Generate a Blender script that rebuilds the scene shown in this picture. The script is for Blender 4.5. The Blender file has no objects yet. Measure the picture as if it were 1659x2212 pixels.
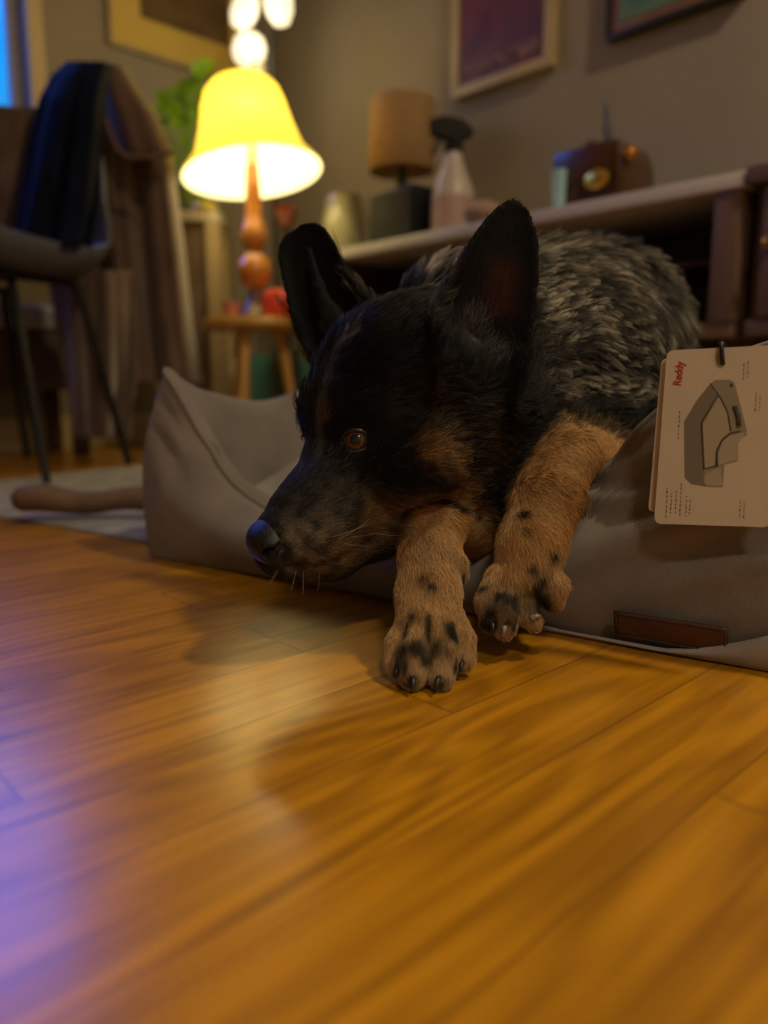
import bpy, bmesh, math, random
import numpy as np
from mathutils import Vector, Matrix, kdtree
random.seed(7); rng = np.random.default_rng(7)
scene = bpy.context.scene
COL = scene.collection

# ------------------------------------------------------------------ camera
CAM_H = 0.22; PITCH = math.radians(9.5); FPX = 1661.0
cam_d = bpy.data.cameras.new('camera'); cam = bpy.data.objects.new('camera', cam_d); COL.objects.link(cam)
cam.location = (0, 0, CAM_H); cam.rotation_euler = (math.radians(90)-PITCH, 0, 0)
cam_d.sensor_fit = 'HORIZONTAL'; cam_d.sensor_width = 36.0; cam_d.lens = 36.0*FPX/1659.0
cam_d.clip_start = 0.01; cam_d.clip_end = 60
cam_d.dof.use_dof = True; cam_d.dof.focus_distance = 0.61; cam_d.dof.aperture_fstop = 3.5
scene.camera = cam
# ------------------------------------------------------------------ exposure, dusk sky outside
vs = scene.view_settings
vs.view_transform = 'Standard'; vs.look = 'None'; vs.gamma = 1.0; vs.exposure = 0.0
try: vs.use_curve_mapping = False
except Exception: pass
world = bpy.data.worlds.new('dusk'); scene.world = world; world.use_nodes = True
bg = world.node_tree.nodes['Background']
_wt = world.node_tree
_tc = _wt.nodes.new('ShaderNodeTexCoord'); _sx = _wt.nodes.new('ShaderNodeSeparateXYZ'); _cr = _wt.nodes.new('ShaderNodeValToRGB')
_wt.links.new(_tc.outputs['Generated'], _sx.inputs[0]); _wt.links.new(_sx.outputs[2], _cr.inputs[0]); _wt.links.new(_cr.outputs[0], bg.inputs[0])
_e = _cr.color_ramp.elements; _e[0].position = .25; _e[0].color = (0, .027, .07, 1); _e[1].position = .55; _e[1].color = (.055, .17, 1.0, 1)
_x = _e.new(.36); _x.color = (.0, .04, .11, 1)
bg.inputs[1].default_value = 11.0

# ------------------------------------------------------------------ geometry of the place
def ray(px, py):
    dx = (px-829.5)/FPX; dz = (1106-py)/FPX
    c, s = math.cos(PITCH), math.sin(PITCH)
    return Vector((dx, c+dz*s, -s+dz*c))
def P(px, py, Y):
    r = ray(px, py); t = Y/r.y
    return Vector((r.x*t, Y, CAM_H+r.z*t))
def PZ(px, py, z):
    r = ray(px, py); t = (z-CAM_H)/r.z
    return Vector((r.x*t, r.y*t, z))
WA = math.radians(43.2)
E1 = Vector((math.sin(WA), -math.cos(WA), 0))       # along the console wall, away from the corner
E2 = Vector((-math.cos(WA), -math.sin(WA), 0))      # along the window wall, away from the corner
CON_T = 0.42; CON_Z = 0.60
_q = PZ(1610, 366, CON_Z)
_w = _q - CON_T*E2
_r = ray(590, 100)
_s = (_w.x*_r.y-_w.y*_r.x)/(E1.x*_r.y-E1.y*_r.x)
CORNER = _w - _s*E1; CORNER.z = 0
def RL(s, t, z=0.0): return CORNER + s*E1 + t*E2 + Vector((0, 0, z))
def st(p): d = p-CORNER; return d.dot(E1), d.dot(E2)
def on_t(px, py, t):                                 # point on the plane t = const (parallel to console wall)
    r = ray(px, py); o = Vector((0, 0, CAM_H))-CORNER
    k = (t-o.dot(E2))/r.dot(E2); p = Vector((0, 0, CAM_H))+k*r
    return st(p)[0], p.z
def on_s(px, py, s):
    r = ray(px, py); o = Vector((0, 0, CAM_H))-CORNER
    k = (s-o.dot(E1))/r.dot(E1); p = Vector((0, 0, CAM_H))+k*r
    return st(p)[1], p.z
ROOM = Matrix(((E1.x, -E2.x, 0, CORNER.x), (E1.y, -E2.y, 0, CORNER.y), (0, 0, 1, 0), (0, 0, 0, 1)))
# local room frame: x = s, y = -t, z

# ------------------------------------------------------------------ lights of the room
def light(name, kind, loc, energy, col, size=0.1, rot=None):
    l = bpy.data.lights.new(name, kind); l.energy = energy; l.color = col
    if kind == 'AREA': l.shape = 'DISK'; l.size = size
    else: l.shadow_soft_size = size
    o = bpy.data.objects.new(name, l); COL.objects.link(o); o.location = loc
    if rot: o.rotation_euler = rot
    return o
WARM = (1.0, 0.62, 0.27)
CEIL_A = Vector((1.15, 0.25, 2.36)); CEIL_B = Vector((0.45, -1.55, 2.34))
light('ceiling_lamp_light', 'AREA', CEIL_A, 32, (1.0, 0.80, 0.50), 0.22)
light('ceiling_lamp_light', 'AREA', CEIL_B, 68, (1.0, 0.84, 0.60), 0.44, (math.radians(-22), 0, 0))

# ------------------------------------------------------------------ materials
def mat(name, col=(.5, .5, .5), rough=.6, metal=0, spec=.5, coat=0, emis=None, es=0, trans=0, sss=0, sheen=0):
    m = bpy.data.materials.new(name); m.use_nodes = True
    b = m.node_tree.nodes['Principled BSDF']
    b.inputs['Base Color'].default_value = (*col, 1); b.inputs['Roughness'].default_value = rough
    b.inputs['Metallic'].default_value = metal; b.inputs['Specular IOR Level'].default_value = spec
    b.inputs['Coat Weight'].default_value = coat
    b.inputs['Transmission Weight'].default_value = trans
    if sheen: b.inputs['Sheen Weight'].default_value = sheen
    if emis: b.inputs['Emission Color'].default_value = (*emis, 1); b.inputs['Emission Strength'].default_value = es
    return m
def noisy(name, c1, c2, scale=8, rough=.6, stretch=(1, 1, 1), detail=4, bump=0, bscale=None, bdist=.002, coat=0, spec=.5, lo=.35, hi=.65, metal=0, sheen=0):
    m = mat(name, c1, rough, metal, spec, coat, sheen=sheen); nt = m.node_tree; N = nt.nodes; L = nt.links
    b = N['Principled BSDF']
    tc = N.new('ShaderNodeTexCoord'); mp = N.new('ShaderNodeMapping'); mp.inputs['Scale'].default_value = stretch
    L.new(tc.outputs['Object'], mp.inputs[0])
    nz = N.new('ShaderNodeTexNoise'); nz.inputs['Scale'].default_value = scale; nz.inputs['Detail'].default_value = detail
    L.new(mp.outputs[0], nz.inputs['Vector'])
    cr = N.new('ShaderNodeValToRGB'); cr.color_ramp.elements[0].position = lo; cr.color_ramp.elements[1].position = hi
    cr.color_ramp.elements[0].color = (*c1, 1); cr.color_ramp.elements[1].color = (*c2, 1)
    L.new(nz.outputs['Fac'], cr.inputs[0]); L.new(cr.outputs[0], b.inputs['Base Color'])
    if bump:
        n2 = N.new('ShaderNodeTexNoise'); n2.inputs['Scale'].default_value = bscale or scale*6; n2.inputs['Detail'].default_value = 5
        L.new(mp.outputs[0], n2.inputs['Vector'])
        bp = N.new('ShaderNodeBump'); bp.inputs['Strength'].default_value = bump; bp.inputs['Distance'].default_value = bdist
        L.new(n2.outputs['Fac'], bp.inputs['Height']); L.new(bp.outputs[0], b.inputs['Normal'])
    return m

# ------------------------------------------------------------------ mesh helpers
def tag(o, label=None, cat=None, group=None, kind=None):
    if label: o['label'] = label
    if cat: o['category'] = cat
    if group: o['group'] = group
    if kind: o['kind'] = kind
    return o
def link(name, me, m=None, parent=None, smooth=True, mw=None):
    o = bpy.data.objects.new(name, me); COL.objects.link(o)
    if m:
        for x in (m if isinstance(m, (list, tuple)) else [m]): me.materials.append(x)
    if mw is not None: o.matrix_world = mw
    if parent is not None:
        o.parent = parent
        o.matrix_parent_inverse = parent.matrix_basis.inverted()   # shapes are given in world coordinates
    if smooth and hasattr(me, 'polygons'):
        me.polygons.foreach_set('use_smooth', [True]*len(me.polygons))
    return o
def empty(name, loc):
    o = bpy.data.objects.new(name, None); COL.objects.link(o); o.location = loc; o.empty_display_size = .05
    return o
def from_bm(name, bm, m=None, parent=None, smooth=True, mw=None, angle=None):
    me = bpy.data.meshes.new(name); bm.normal_update(); bm.to_mesh(me); bm.free()
    o = link(name, me, m, parent, smooth, mw)
    if angle is not None and smooth:
        try: me.set_sharp_from_angle(angle=math.radians(angle))
        except Exception: pass
    return o
def pyd(name, verts, faces, m=None, parent=None, smooth=True, mw=None):
    me = bpy.data.meshes.new(name); me.from_pydata([tuple(v) for v in verts], [], [tuple(f) for f in faces]); me.update()
    return link(name, me, m, parent, smooth, mw)
def bm_box(bm, c, size, rot=None, bevel=0, seg=2):
    r = bmesh.ops.create_cube(bm, size=1.0); vs_ = r['verts']
    M = Matrix.Translation(c) @ (rot.to_4x4() if rot is not None else Matrix.Identity(4)) @ Matrix.Diagonal((*size, 1))
    bmesh.ops.transform(bm, matrix=M, verts=vs_)
    if bevel:
        es = list({e for v in vs_ for e in v.link_edges})
        bmesh.ops.bevel(bm, geom=es, offset=bevel, segments=seg, profile=.6, affect='EDGES')
def box_obj(name, c, size, m, parent=None, bevel=.003, room=True, rot=None, seg=2):
    """box whose sides follow the room walls; c in world"""
    bm = bmesh.new(); R = ROOM.to_3x3() if room else Matrix.Identity(3)
    if rot is not None: R = R @ rot
    bm_box(bm, Vector((0, 0, 0)), size, None, bevel, seg)
    M = Matrix.Translation(c) @ R.to_4x4()
    bmesh.ops.transform(bm, matrix=M, verts=bm.verts)
    return from_bm(name, bm, m, parent, True, None, 35)
def bm_lathe(bm, prof, M=None, n=40, closed=False):
    M = M or Matrix.Identity(4); rings = []
    for r, z in prof:
        if r < 1e-6: rings.append([bm.verts.new(M @ Vector((0, 0, z)))])
        else: rings.append([bm.verts.new(M @ Vector((r*math.cos(2*math.pi*i/n), r*math.sin(2*math.pi*i/n), z))) for i in range(n)])
    for a, b in zip(rings, rings[1:]):
        for i in range(n):
            j = (i+1) % n
            if len(a) == 1 and len(b) == 1: continue
            if len(a) == 1: bm.faces.new((a[0], b[i], b[j]))
            elif len(b) == 1: bm.faces.new((a[i], a[j], b[0]))
            else: bm.faces.new((a[i], a[j], b[j], b[i]))
def lathe_obj(name, prof, loc, m, parent=None, n=40, R=None, angle=40):
    bm = bmesh.new(); M = Matrix.Translation(loc) @ (R.to_4x4() if R is not None else Matrix.Identity(4))
    bm_lathe(bm, prof, M, n); bmesh.ops.recalc_face_normals(bm, faces=bm.faces)
    return from_bm(name, bm, m, parent, True, None, angle)
def bm_tube(bm, pts, rad, n=10, cap=True):
    pts = [Vector(p) for p in pts]
    rad = rad if isinstance(rad, (list, tuple)) else [rad]*len(pts)
    rings = []; prev = None
    for i, p in enumerate(pts):
        d = (pts[min(i+1, len(pts)-1)]-pts[max(i-1, 0)]).normalized()
        if prev is None:
            u = d.orthogonal().normalized()
        else:
            u = (prev-d*prev.dot(d)).normalized()
        prev = u; w = d.cross(u)
        rings.append([bm.verts.new(p+rad[i]*(math.cos(2*math.pi*k/n)*u+math.sin(2*math.pi*k/n)*w)) for k in range(n)])
    for a, b in zip(rings, rings[1:]):
        for k in range(n): bm.faces.new((a[k], a[(k+1) % n], b[(k+1) % n], b[k]))
    if cap: bm.faces.new(rings[0][::-1]); bm.faces.new(rings[-1])
def tube_obj(name, pts, rad, m, parent=None, n=10):
    bm = bmesh.new(); bm_tube(bm, pts, rad, n); bmesh.ops.recalc_face_normals(bm, faces=bm.faces)
    return from_bm(name, bm, m, parent, True, None, 50)
def smooth_path(pts, n=8):
    pts = [Vector(p) for p in pts]; out = []
    for i in range(len(pts)-1):
        p0 = pts[max(i-1, 0)]; p1 = pts[i]; p2 = pts[i+1]; p3 = pts[min(i+2, len(pts)-1)]
        for k in range(n):
            t = k/n
            out.append(.5*((2*p1)+(-p0+p2)*t+(2*p0-5*p1+4*p2-p3)*t*t+(-p0+3*p1-3*p2+p3)*t**3))
    out.append(pts[-1]); return out
def snoise(p, freq, seed=0, n=7):
    """cheap smooth noise, p (N,3)"""
    r = np.random.default_rng(seed); out = np.zeros(len(p))
    for _ in range(n):
        k = r.normal(size=3); k = k/np.linalg.norm(k)*freq*r.uniform(.6, 1.7)
        out += np.sin(p@k+r.uniform(0, 6.28))
    return out/math.sqrt(n)

# ================================================================== THE SETTING
def wall_paint(name, c1, c2):
    return noisy(name, c1, c2, 3, .75, bump=.15, bscale=180, bdist=.001, spec=.25)
M_wallR = wall_paint('wall_paint_grey', (.30, .265, .215), (.33, .29, .235))
M_wallL = M_wallR
M_ceil = noisy('ceiling_paint', (.55, .52, .47), (.6, .57, .5), 4, .9)
M_trim = noisy('trim_lamplit_white', (.60, .48, .29), (.64, .52, .32), 5, .45)  # white trim with the lamp's yellow light put into its colour

def floor_material():
    m = bpy.data.materials.new('oak_strip_floor'); m.use_nodes = True
    nt = m.node_tree; N = nt.nodes; L = nt.links; b = N['Principled BSDF']
    def math_(op, a, bb=None, c=None):
        n = N.new('ShaderNodeMath'); n.operation = op
        for i, x in enumerate((a, bb, c)):
            if x is None: continue
            if isinstance(x, (int, float)): n.inputs[i].default_value = x
            else: L.new(x, n.inputs[i])
        return n.outputs[0]
    tc = N.new('ShaderNodeTexCoord'); sp = N.new('ShaderNodeSeparateXYZ'); L.new(tc.outputs['Object'], sp.inputs[0])
    x = math_('DIVIDE', sp.outputs[0], 0.083); row = math_('FLOOR', x); fx = math_('FRACT', x)
    wn = N.new('ShaderNodeTexWhiteNoise'); wn.noise_dimensions = '1D'; L.new(row, wn.inputs['W'])
    y = math_('ADD', math_('DIVIDE', sp.outputs[1], 0.85), math_('MULTIPLY', wn.outputs['Value'], 7.3))
    pl = math_('FLOOR', y); fy = math_('FRACT', y)
    cid = N.new('ShaderNodeCombineXYZ'); L.new(row, cid.inputs[0]); L.new(pl, cid.inputs[1])
    w2 = N.new('ShaderNodeTexWhiteNoise'); w2.noise_dimensions = '3D'; L.new(cid.outputs[0], w2.inputs['Vector'])
    # grain coordinates
    off = math_('MULTIPLY', w2.outputs['Value'], 9.0)
    gv = N.new('ShaderNodeCombineXYZ')
    L.new(math_('MULTIPLY', sp.outputs[0], 1.0), gv.inputs[0]); L.new(math_('MULTIPLY', sp.outputs[1], 0.055), gv.inputs[1]); L.new(off, gv.inputs[2])
    g1 = N.new('ShaderNodeTexNoise'); g1.inputs['Scale'].default_value = 95; g1.inputs['Detail'].default_value = 5; g1.inputs['Distortion'].default_value = .35
    L.new(gv.outputs[0], g1.inputs['Vector'])
    gv2 = N.new('ShaderNodeCombineXYZ')
    L.new(sp.outputs[0], gv2.inputs[0]); L.new(math_('MULTIPLY', sp.outputs[1], 0.16), gv2.inputs[1]); L.new(off, gv2.inputs[2])
    g2 = N.new('ShaderNodeTexNoise'); g2.inputs['Scale'].default_value = 11; g2.inputs['Detail'].default_value = 2
    L.new(gv2.outputs[0], g2.inputs['Vector'])
    rings = math_('SINE', math_('MULTIPLY', g2.outputs['Fac'], 70.0))
    rings = math_('MULTIPLY', math_('ADD', rings, 1.0), .5)
    cr = N.new('ShaderNodeValToRGB'); e = cr.color_ramp.elements
    e[0].position = .30; e[0].color = (.265, .108, .003, 1); e[1].position = .66; e[1].color = (.53, .235, .006, 1)
    mixg = math_('ADD', math_('MULTIPLY', g1.outputs['Fac'], .62), math_('MULTIPLY', rings, .16))
    mixg = math_('ADD', mixg, math_('MULTIPLY', w2.outputs['Value'], .20))
    L.new(mixg, cr.inputs[0])
    # seams
    ex = math_('LESS_THAN', math_('ABSOLUTE', math_('SUBTRACT', fx, .5)), .488)
    ey = math_('LESS_THAN', math_('ABSOLUTE', math_('SUBTRACT', fy, .5)), .4985)
    seam = math_('MULTIPLY', ex, ey)
    mx = N.new('ShaderNodeMix'); mx.data_type = 'RGBA'; mx.inputs['A'].default_value = (.07, .022, .005, 1)
    L.new(cr.outputs[0], mx.inputs['B']); L.new(math_('ADD', math_('MULTIPLY', seam, .42), .58), mx.inputs['Factor'])
    L.new(mx.outputs['Result'], b.inputs['Base Color'])
    hgt = math_('ADD', math_('MULTIPLY', g1.outputs['Fac'], .5), math_('MULTIPLY', rings, .22))
    hgt = math_('ADD', hgt, math_('MULTIPLY', seam, .8))
    bp = N.new('ShaderNodeBump'); bp.inputs['Strength'].default_value = .35; bp.inputs['Distance'].default_value = .0007
    L.new(hgt, bp.inputs['Height']); L.new(bp.outputs[0], b.inputs['Normal'])
    b.inputs['Roughness'].default_value = .31; b.inputs['Specular IOR Level'].default_value = .5
    b.inputs['Coat Weight'].default_value = .40; b.inputs['Coat Roughness'].default_value = .17
    return m
M_floor = floor_material()
RS, RT, RH = 5.2, 4.6, 2.4      # room extents along s and t
def room_quad(name, cx, cy, cz, sx, sy, sz, m, bevel=0):
    bm = bmesh.new(); bm_box(bm, Vector((cx, cy, cz)), (sx, sy, sz), None, bevel)
    o = from_bm(name, bm, m, None, False, ROOM); o['kind'] = 'structure'; return o
room_quad('floor', RS/2, -RT/2, -.025, RS+.24, RT+.24, .05, M_floor)
room_quad('ceiling', RS/2, -RT/2, RH+.05, RS+.24, RT+.24, .1, M_ceil)
room_quad('wall_right', RS/2, .06, RH/2, RS+.24, .12, RH, M_wallR)
room_quad('wall_near', RS/2, -RT-.06, RH/2, RS+.24, .12, RH, M_wallR)
room_quad('wall_far_right', RS+.06, -RT/2, RH/2, .12, RT, RH, M_wallR)
# window wall with an opening: s = 0 plane, t from TW0 to TW1
tw, _z = on_s(91, 100, 0.0)
TW0 = tw+.05; TW1 = TW0+1.15; ZS = 0.93; ZT = 2.12
def left_wall():
    bm = bmesh.new()
    for (t0, t1, z0, z1) in ((0, TW0, 0, RH), (TW1, RT, 0, RH), (TW0, TW1, 0, ZS), (TW0, TW1, ZT, RH)):
        bm_box(bm, Vector((-.06, -(t0+t1)/2, (z0+z1)/2)), (.12, t1-t0, z1-z0))
    o = from_bm('wall_left', bm, M_wallL, None, False, ROOM); o['kind'] = 'structure'
left_wall()
M_frame = noisy('window_frame_paint', (.42, .40, .42), (.46, .44, .46), 6, .4)
M_glass = mat('window_glass', (1, 1, 1), .02, trans=1)
def window():
    w = empty('window_1', RL(0, (TW0+TW1)/2, ZS)); w['kind'] = 'structure'
    def part(name, boxes, m, bev=.004):
        bm = bmesh.new()
        for (x0, x1, t0, t1, z0, z1) in boxes:
            bm_box(bm, Vector(((x0+x1)/2, -(t0+t1)/2, (z0+z1)/2)), (x1-x0, t1-t0, z1-z0), None, bev)
        bmesh.ops.transform(bm, matrix=ROOM, verts=bm.verts)
        return from_bm(name, bm, m, w, True, None, 35)
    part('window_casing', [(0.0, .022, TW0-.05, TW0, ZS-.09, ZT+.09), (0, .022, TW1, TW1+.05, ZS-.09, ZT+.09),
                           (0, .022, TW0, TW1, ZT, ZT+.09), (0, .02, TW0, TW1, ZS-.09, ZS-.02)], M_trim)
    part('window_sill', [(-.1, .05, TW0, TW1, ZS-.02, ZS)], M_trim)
    part('window_frame', [(-.105, -.055, TW0, TW0+.032, ZS, ZT), (-.105, -.055, TW1-.05, TW1, ZS, ZT),
                          (-.105, -.055, TW0+.032, TW1-.05, ZT-.05, ZT), (-.105, -.055, TW0+.032, TW1-.05, ZS, ZS+.03),
                          (-.1, -.06, TW0+.032, TW1-.05, 1.50, 1.54)], M_frame)
    part('window_pane', [(-.083, -.079, TW0+.032, TW1-.05, ZS+.03, ZT-.05)], M_glass, 0)
window()
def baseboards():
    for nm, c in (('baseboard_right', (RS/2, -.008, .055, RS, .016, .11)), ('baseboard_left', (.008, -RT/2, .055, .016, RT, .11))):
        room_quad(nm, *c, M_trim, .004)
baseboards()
# ceiling lamps (the photo's light comes from them)
M_lampglass = mat('ceiling_lamp_glass', (.9, .85, .7), .4, emis=(1, .68, .34), es=1.5)
M_brass = mat('brushed_metal', (.35, .3, .22), .35, 1)
def ceiling_lamp(p, label, q=1):
    t = empty('ceiling_lamp', (p.x, p.y, RH)); tag(t, label, 'ceiling lamp')
    lathe_obj('canopy', [(0, RH), (.13*q, RH), (.135*q, RH-.008), (.12*q, RH-.018), (0, RH-.018)], (p.x, p.y, 0), M_brass, t)
    lathe_obj('lamp_glass', [(.11*q, RH-.0181), (.112*q, RH-.02), (.1*q, RH-.032), (.0, RH-.034)], (p.x, p.y, 0), M_lampglass, t)
ceiling_lamp(CEIL_A, 'round flush ceiling lamp above the dog bed, right of the camera')
ceiling_lamp(CEIL_B, 'wide round flush ceiling lamp behind the camera', 2)

# rug at the left, edge runs from bed to the frame's left side
M_rug = noisy('rug_wool', (.16, .15, .155), (.30, .285, .27), 26, .95, detail=6, bump=.6, bscale=400, bdist=.003, sheen=.3)
def rug():
    a = PZ(-60, 1108, 0); b = PZ(300, 1172, 0)
    d = (b-a).normalized(); n = Vector((-d.y, d.x, 0))
    if n.y < 0: n = -n
    nx, ny = 60, 50
    L0, L1, W = -.36, .50, 0.90
    V = []; F = []
    for zz in (0.009, 0.001):
        for j in range(ny+1):
            for i in range(nx+1):
                u = L0+(L1-L0)*i/nx; v = W*j/ny
                p = a+d*u+n*v
                e = min(j, ny-j, i, nx-i)
                V.append((p.x, p.y, zz*(1 if e > 1 else (.75 if e == 1 else .45)) if zz > .005 else 0.001))
    S = (nx+1)*(ny+1)
    for j in range(ny):
        for i in range(nx):
            k = j*(nx+1)+i
            F.append((k, k+1, k+nx+2, k+nx+1)); F.append((S+k, S+k+nx+1, S+k+nx+2, S+k+1))
    for i in range(nx):
        F.append((S+i, S+i+1, i+1, i)); k = ny*(nx+1)+i; F.append((k, k+1, S+k+1, S+k))
    for j in range(ny):
        k = j*(nx+1); F.append((k, k+nx+1, S+k+nx+1, S+k)); k += nx; F.append((S+k, S+k+nx+1, k+nx+1, k))
    o = pyd('rug', V, F, M_rug); tag(o, 'grey woven rug lying on the wooden floor behind the dog bed', 'rug')
rug()
# ================================================================== DOG BED
BA = Vector((-0.324, 0.97, 0)); BD1 = Vector((.836, -.549, 0)).normalized(); BD2 = Vector((.549, .836, 0)).normalized()
BL, BW = 0.80, 0.62
def fabric(name, c1, c2):
    m = noisy(name, c1, c2, 14, .85, spec=.25, sheen=.15)
    nt = m.node_tree; N = nt.nodes; L = nt.links; b = N['Principled BSDF']
    tc = N.new('ShaderNodeTexCoord'); outs = []
    for dr in ('X', 'Z'):
        w = N.new('ShaderNodeTexWave'); w.bands_direction = dr; w.inputs['Scale'].default_value = 330; w.inputs['Distortion'].default_value = .6
        L.new(tc.outputs['Object'], w.inputs['Vector']); outs.append(w.outputs['Fac'])
    ad = N.new('ShaderNodeMath'); ad.operation = 'ADD'; L.new(outs[0], ad.inputs[0]); L.new(outs[1], ad.inputs[1])
    bp = N.new('ShaderNodeBump'); bp.inputs['Strength'].default_value = .35; bp.inputs['Distance'].default_value = .0004
    L.new(ad.outputs[0], bp.inputs['Height']); L.new(bp.outputs[0], b.inputs['Normal'])
    return m
M_bed = fabric('bed_canvas', (.165, .142, .128), (.21, .182, .165))
M_cush = fabric('bed_cushion_canvas', (.27, .255, .25), (.32, .30, .29))
M_dark = noisy('dark_thread', (.03, .024, .02), (.05, .04, .03), 60, .8)
def interp(tab, x):
    return float(np.interp(x, [a for a, _ in tab], [b for _, b in tab]))
H_front = [(0, .252), (.022, .243), (.045, .226), (.08, .172), (.121, .135), (.16, .108), (.23, .083), (.30, .078), (.40, .078), (.478, .085), (.535, .098), (.57, .125), (.603, .168), (.646, .215), (.69, .248), (.74, .262), (.80, .275)]
H_left = [(0, .252), (.075, .222), (.2, .203), (.32, .217), (.5, .225), (.62, .245)]
def sm(tab, x, w=.012):
    return sum(interp(tab, x+d*w) for d in (-2, -1, 0, 1, 2))/5
def build_bed():
    root = empty('dog_bed', BA+BD1*BL*.5+BD2*BW*.5)
    tag(root, 'taupe canvas dog bed with raised bolsters and low front, under the dog', 'dog bed')
    per = 2*(BL+BW); n = 620; m = 44
    rc = .035   # corner rounding of the outer path
    def path(s):
        s %= per
        segs = [(BL, Vector((0, 0)), Vector((1, 0)), Vector((0, 1))), (BW, Vector((BL, 0)), Vector((0, 1)), Vector((-1, 0))),
                (BL, Vector((BL, BW)), Vector((-1, 0)), Vector((0, -1))), (BW, Vector((0, BW)), Vector((0, -1)), Vector((1, 0)))]
        for k, (ln, o, d, nrm) in enumerate(segs):
            if s <= ln: return k, s, ln, o+d*s, nrm
            s -= ln
        return 3, BW, BW, Vector((0, 0)), Vector((1, 0))
    V = []; F = []
    for i in range(n):
        s = per*i/n
        k, u, ln, p, nrm = path(s)
        if k == 0: h = sm(H_front, u)
        elif k == 1: h = .27-.045*math.sin(math.pi*u/ln)
        elif k == 2: h = .245-.02*math.sin(math.pi*u/ln)
        else: h = sm(H_left, BW-u)
        # round the corner: pull in path and blend normals
        e = min(u, ln-u); mit = max(0, 1-e/.15); adir = (1 if u < ln/2 else -1)
        along = [Vector((1, 0)), Vector((0, 1)), Vector((-1, 0)), Vector((0, -1))][k]
        rnd = .007*math.exp(-(e/.012)**2)
        nrm2 = (nrm+along*adir*mit).normalized()
        low = max(0, min(1, (.17-h)/.08))            # entry zone: softer, rounder
        f_ = lambda x_: .072+.043*min(1, max(0, x_/.30))
        wid = {0: f_(u), 1: .115, 2: f_(ln-u), 3: .072}[k]+.01*low
        for j in range(m):
            q = j/(m-1)
            # profile in (inward x, height z): outer wall up, narrow ridge, inner slope down
            if q < .5:
                a = q/.5; x = .008-.024*math.sin(math.pi*min(1, a*1.08))*(1-.35*a)*min(1, .3+e/.1)+.022*a**2.0; z = h*(a**.92)
                x += -.010*low*math.sin(math.pi*a)
            else:
                a = (q-.5)/.5; x = .030+(wid-.03)*a**1.15+.012*math.sin(math.pi*a); z = h*(1-a**1.35)+.02*a
            # round top ridge
            top = math.exp(-((q-.5)/.055)**2); z -= .008*top*(1+.8*low)
            z = max(z, .002)
            pp = p+nrm*(x+rnd)+along*(adir*mit*(x+rnd))
            wv = Vector((pp.x, pp.y, z))
            V.append((pp.x, pp.y, z, s, q, nrm2.x, nrm2.y, h))
    V = np.array(V)
    # wrinkles (cloth folds): long diagonal creases plus pulls at the corners
    pos = V[:, :3].copy(); s_ = V[:, 3]; q_ = V[:, 4]; h_ = V[:, 7]
    mask = np.sin(np.pi*np.clip(q_, 0, 1))**.6
    wr = .0035*snoise(pos, 22, 3)+.0018*snoise(pos*np.array([1, 1, .45]), 70, 4)
    # diagonal creases on the left front panel and on the right front panel
    def crease(sc_, zc, ang, length, width, depth):
        du = (s_-sc_); dz = pos[:, 2]-zc
        a = du*math.cos(ang)+dz*math.sin(ang); b = -du*math.sin(ang)+dz*math.cos(ang)
        return -(1.9 if sc_ > .5 else 1.3)*depth*np.exp(-(a/length)**2-(b/width)**2)*(q_ < .55)
    for c in ((.040, .185, -.75, .035, .006, .007), (.050, .150, -.7, .040, .006, .008), (.075, .118, -.75, .032, .009, .004), (.105, .152, -1.0, .016, .008, .010),
              (.640, .120, .42, .055, .007, .006), (.665, .080, .38, .075, .008, .008), (.700, .055, .45, .06, .007, .007), (.715, .105, .30, .07, .007, .006),
              (.590, .135, .30, .028, .006, .007), (.585, .112, .15, .028, .006, .007), (.60, .155, .5, .03, .007, .006), (.655, .150, .35, .05, .007, .005)):
        wr += crease(*c)
    wr *= mask
    pos[:, 0] -= V[:, 5]*wr; pos[:, 1] -= V[:, 6]*wr
    pos[:, 2] += wr*.3*mask; pos[:, 2] = np.maximum(pos[:, 2], .0015)
    W = [(BA+BD1*float(a)+BD2*float(b)+Vector((0, 0, float(c)))) for a, b, c in pos]
    for i in range(n):
        for j in range(m-1):
            a = i*m+j; b = ((i+1) % n)*m+j
            F.append((a, b, b+1, a+1))
    pyd('bolster', W, F, M_bed, root)
    # piping along the ridge (front left corner down into the entry and along the left side)
    ridge = [W[i*m+21]+Vector((0, 0, .0012)) for i in range(n)]
    tube_obj('piping', ridge+[ridge[0]], .0024, M_bed, root, 6)
    # pointed corner seams
    # cushion inside
    nx, ny = 90, 70; cv = []; cf = []
    x0, x1, y0, y1 = .036, BL-.06, .050, BW-.06
    for j in range(ny+1):
        for i in range(nx+1):
            u = i/nx; v = j/ny
            puff = (math.sin(math.pi*u)**.28)*(math.sin(math.pi*v)**.28) if 0 < u < 1 and 0 < v < 1 else 0
            z = .03+.062*puff
            z += .070*math.exp(-((u-.12)/.12)**2-((v-.42)/.30)**2)*puff          # pushed up beside the left bolster
            z += .006*math.sin(9*u+3*v)*puff+.004*math.sin(21*u-13*v)*puff
            pp = BA+BD1*(x0+(x1-x0)*u)+BD2*(y0+(y1-y0)*v); cv.append((pp.x, pp.y, z))
    for j in range(ny):
        for i in range(nx): k = j*(nx+1)+i; cf.append((k, k+1, k+nx+2, k+nx+1))
    o = pyd('cushion', cv, cf, M_cush, root); sl = o.modifiers.new('thick', 'SOLIDIFY'); sl.thickness = .02; sl.offset = -1
    # leather patch low on the front right
    M_leather = noisy('brown_leather', (.045, .014, .008), (.07, .022, .012), 40, .5, bump=.3, bscale=300, bdist=.0006)
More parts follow.
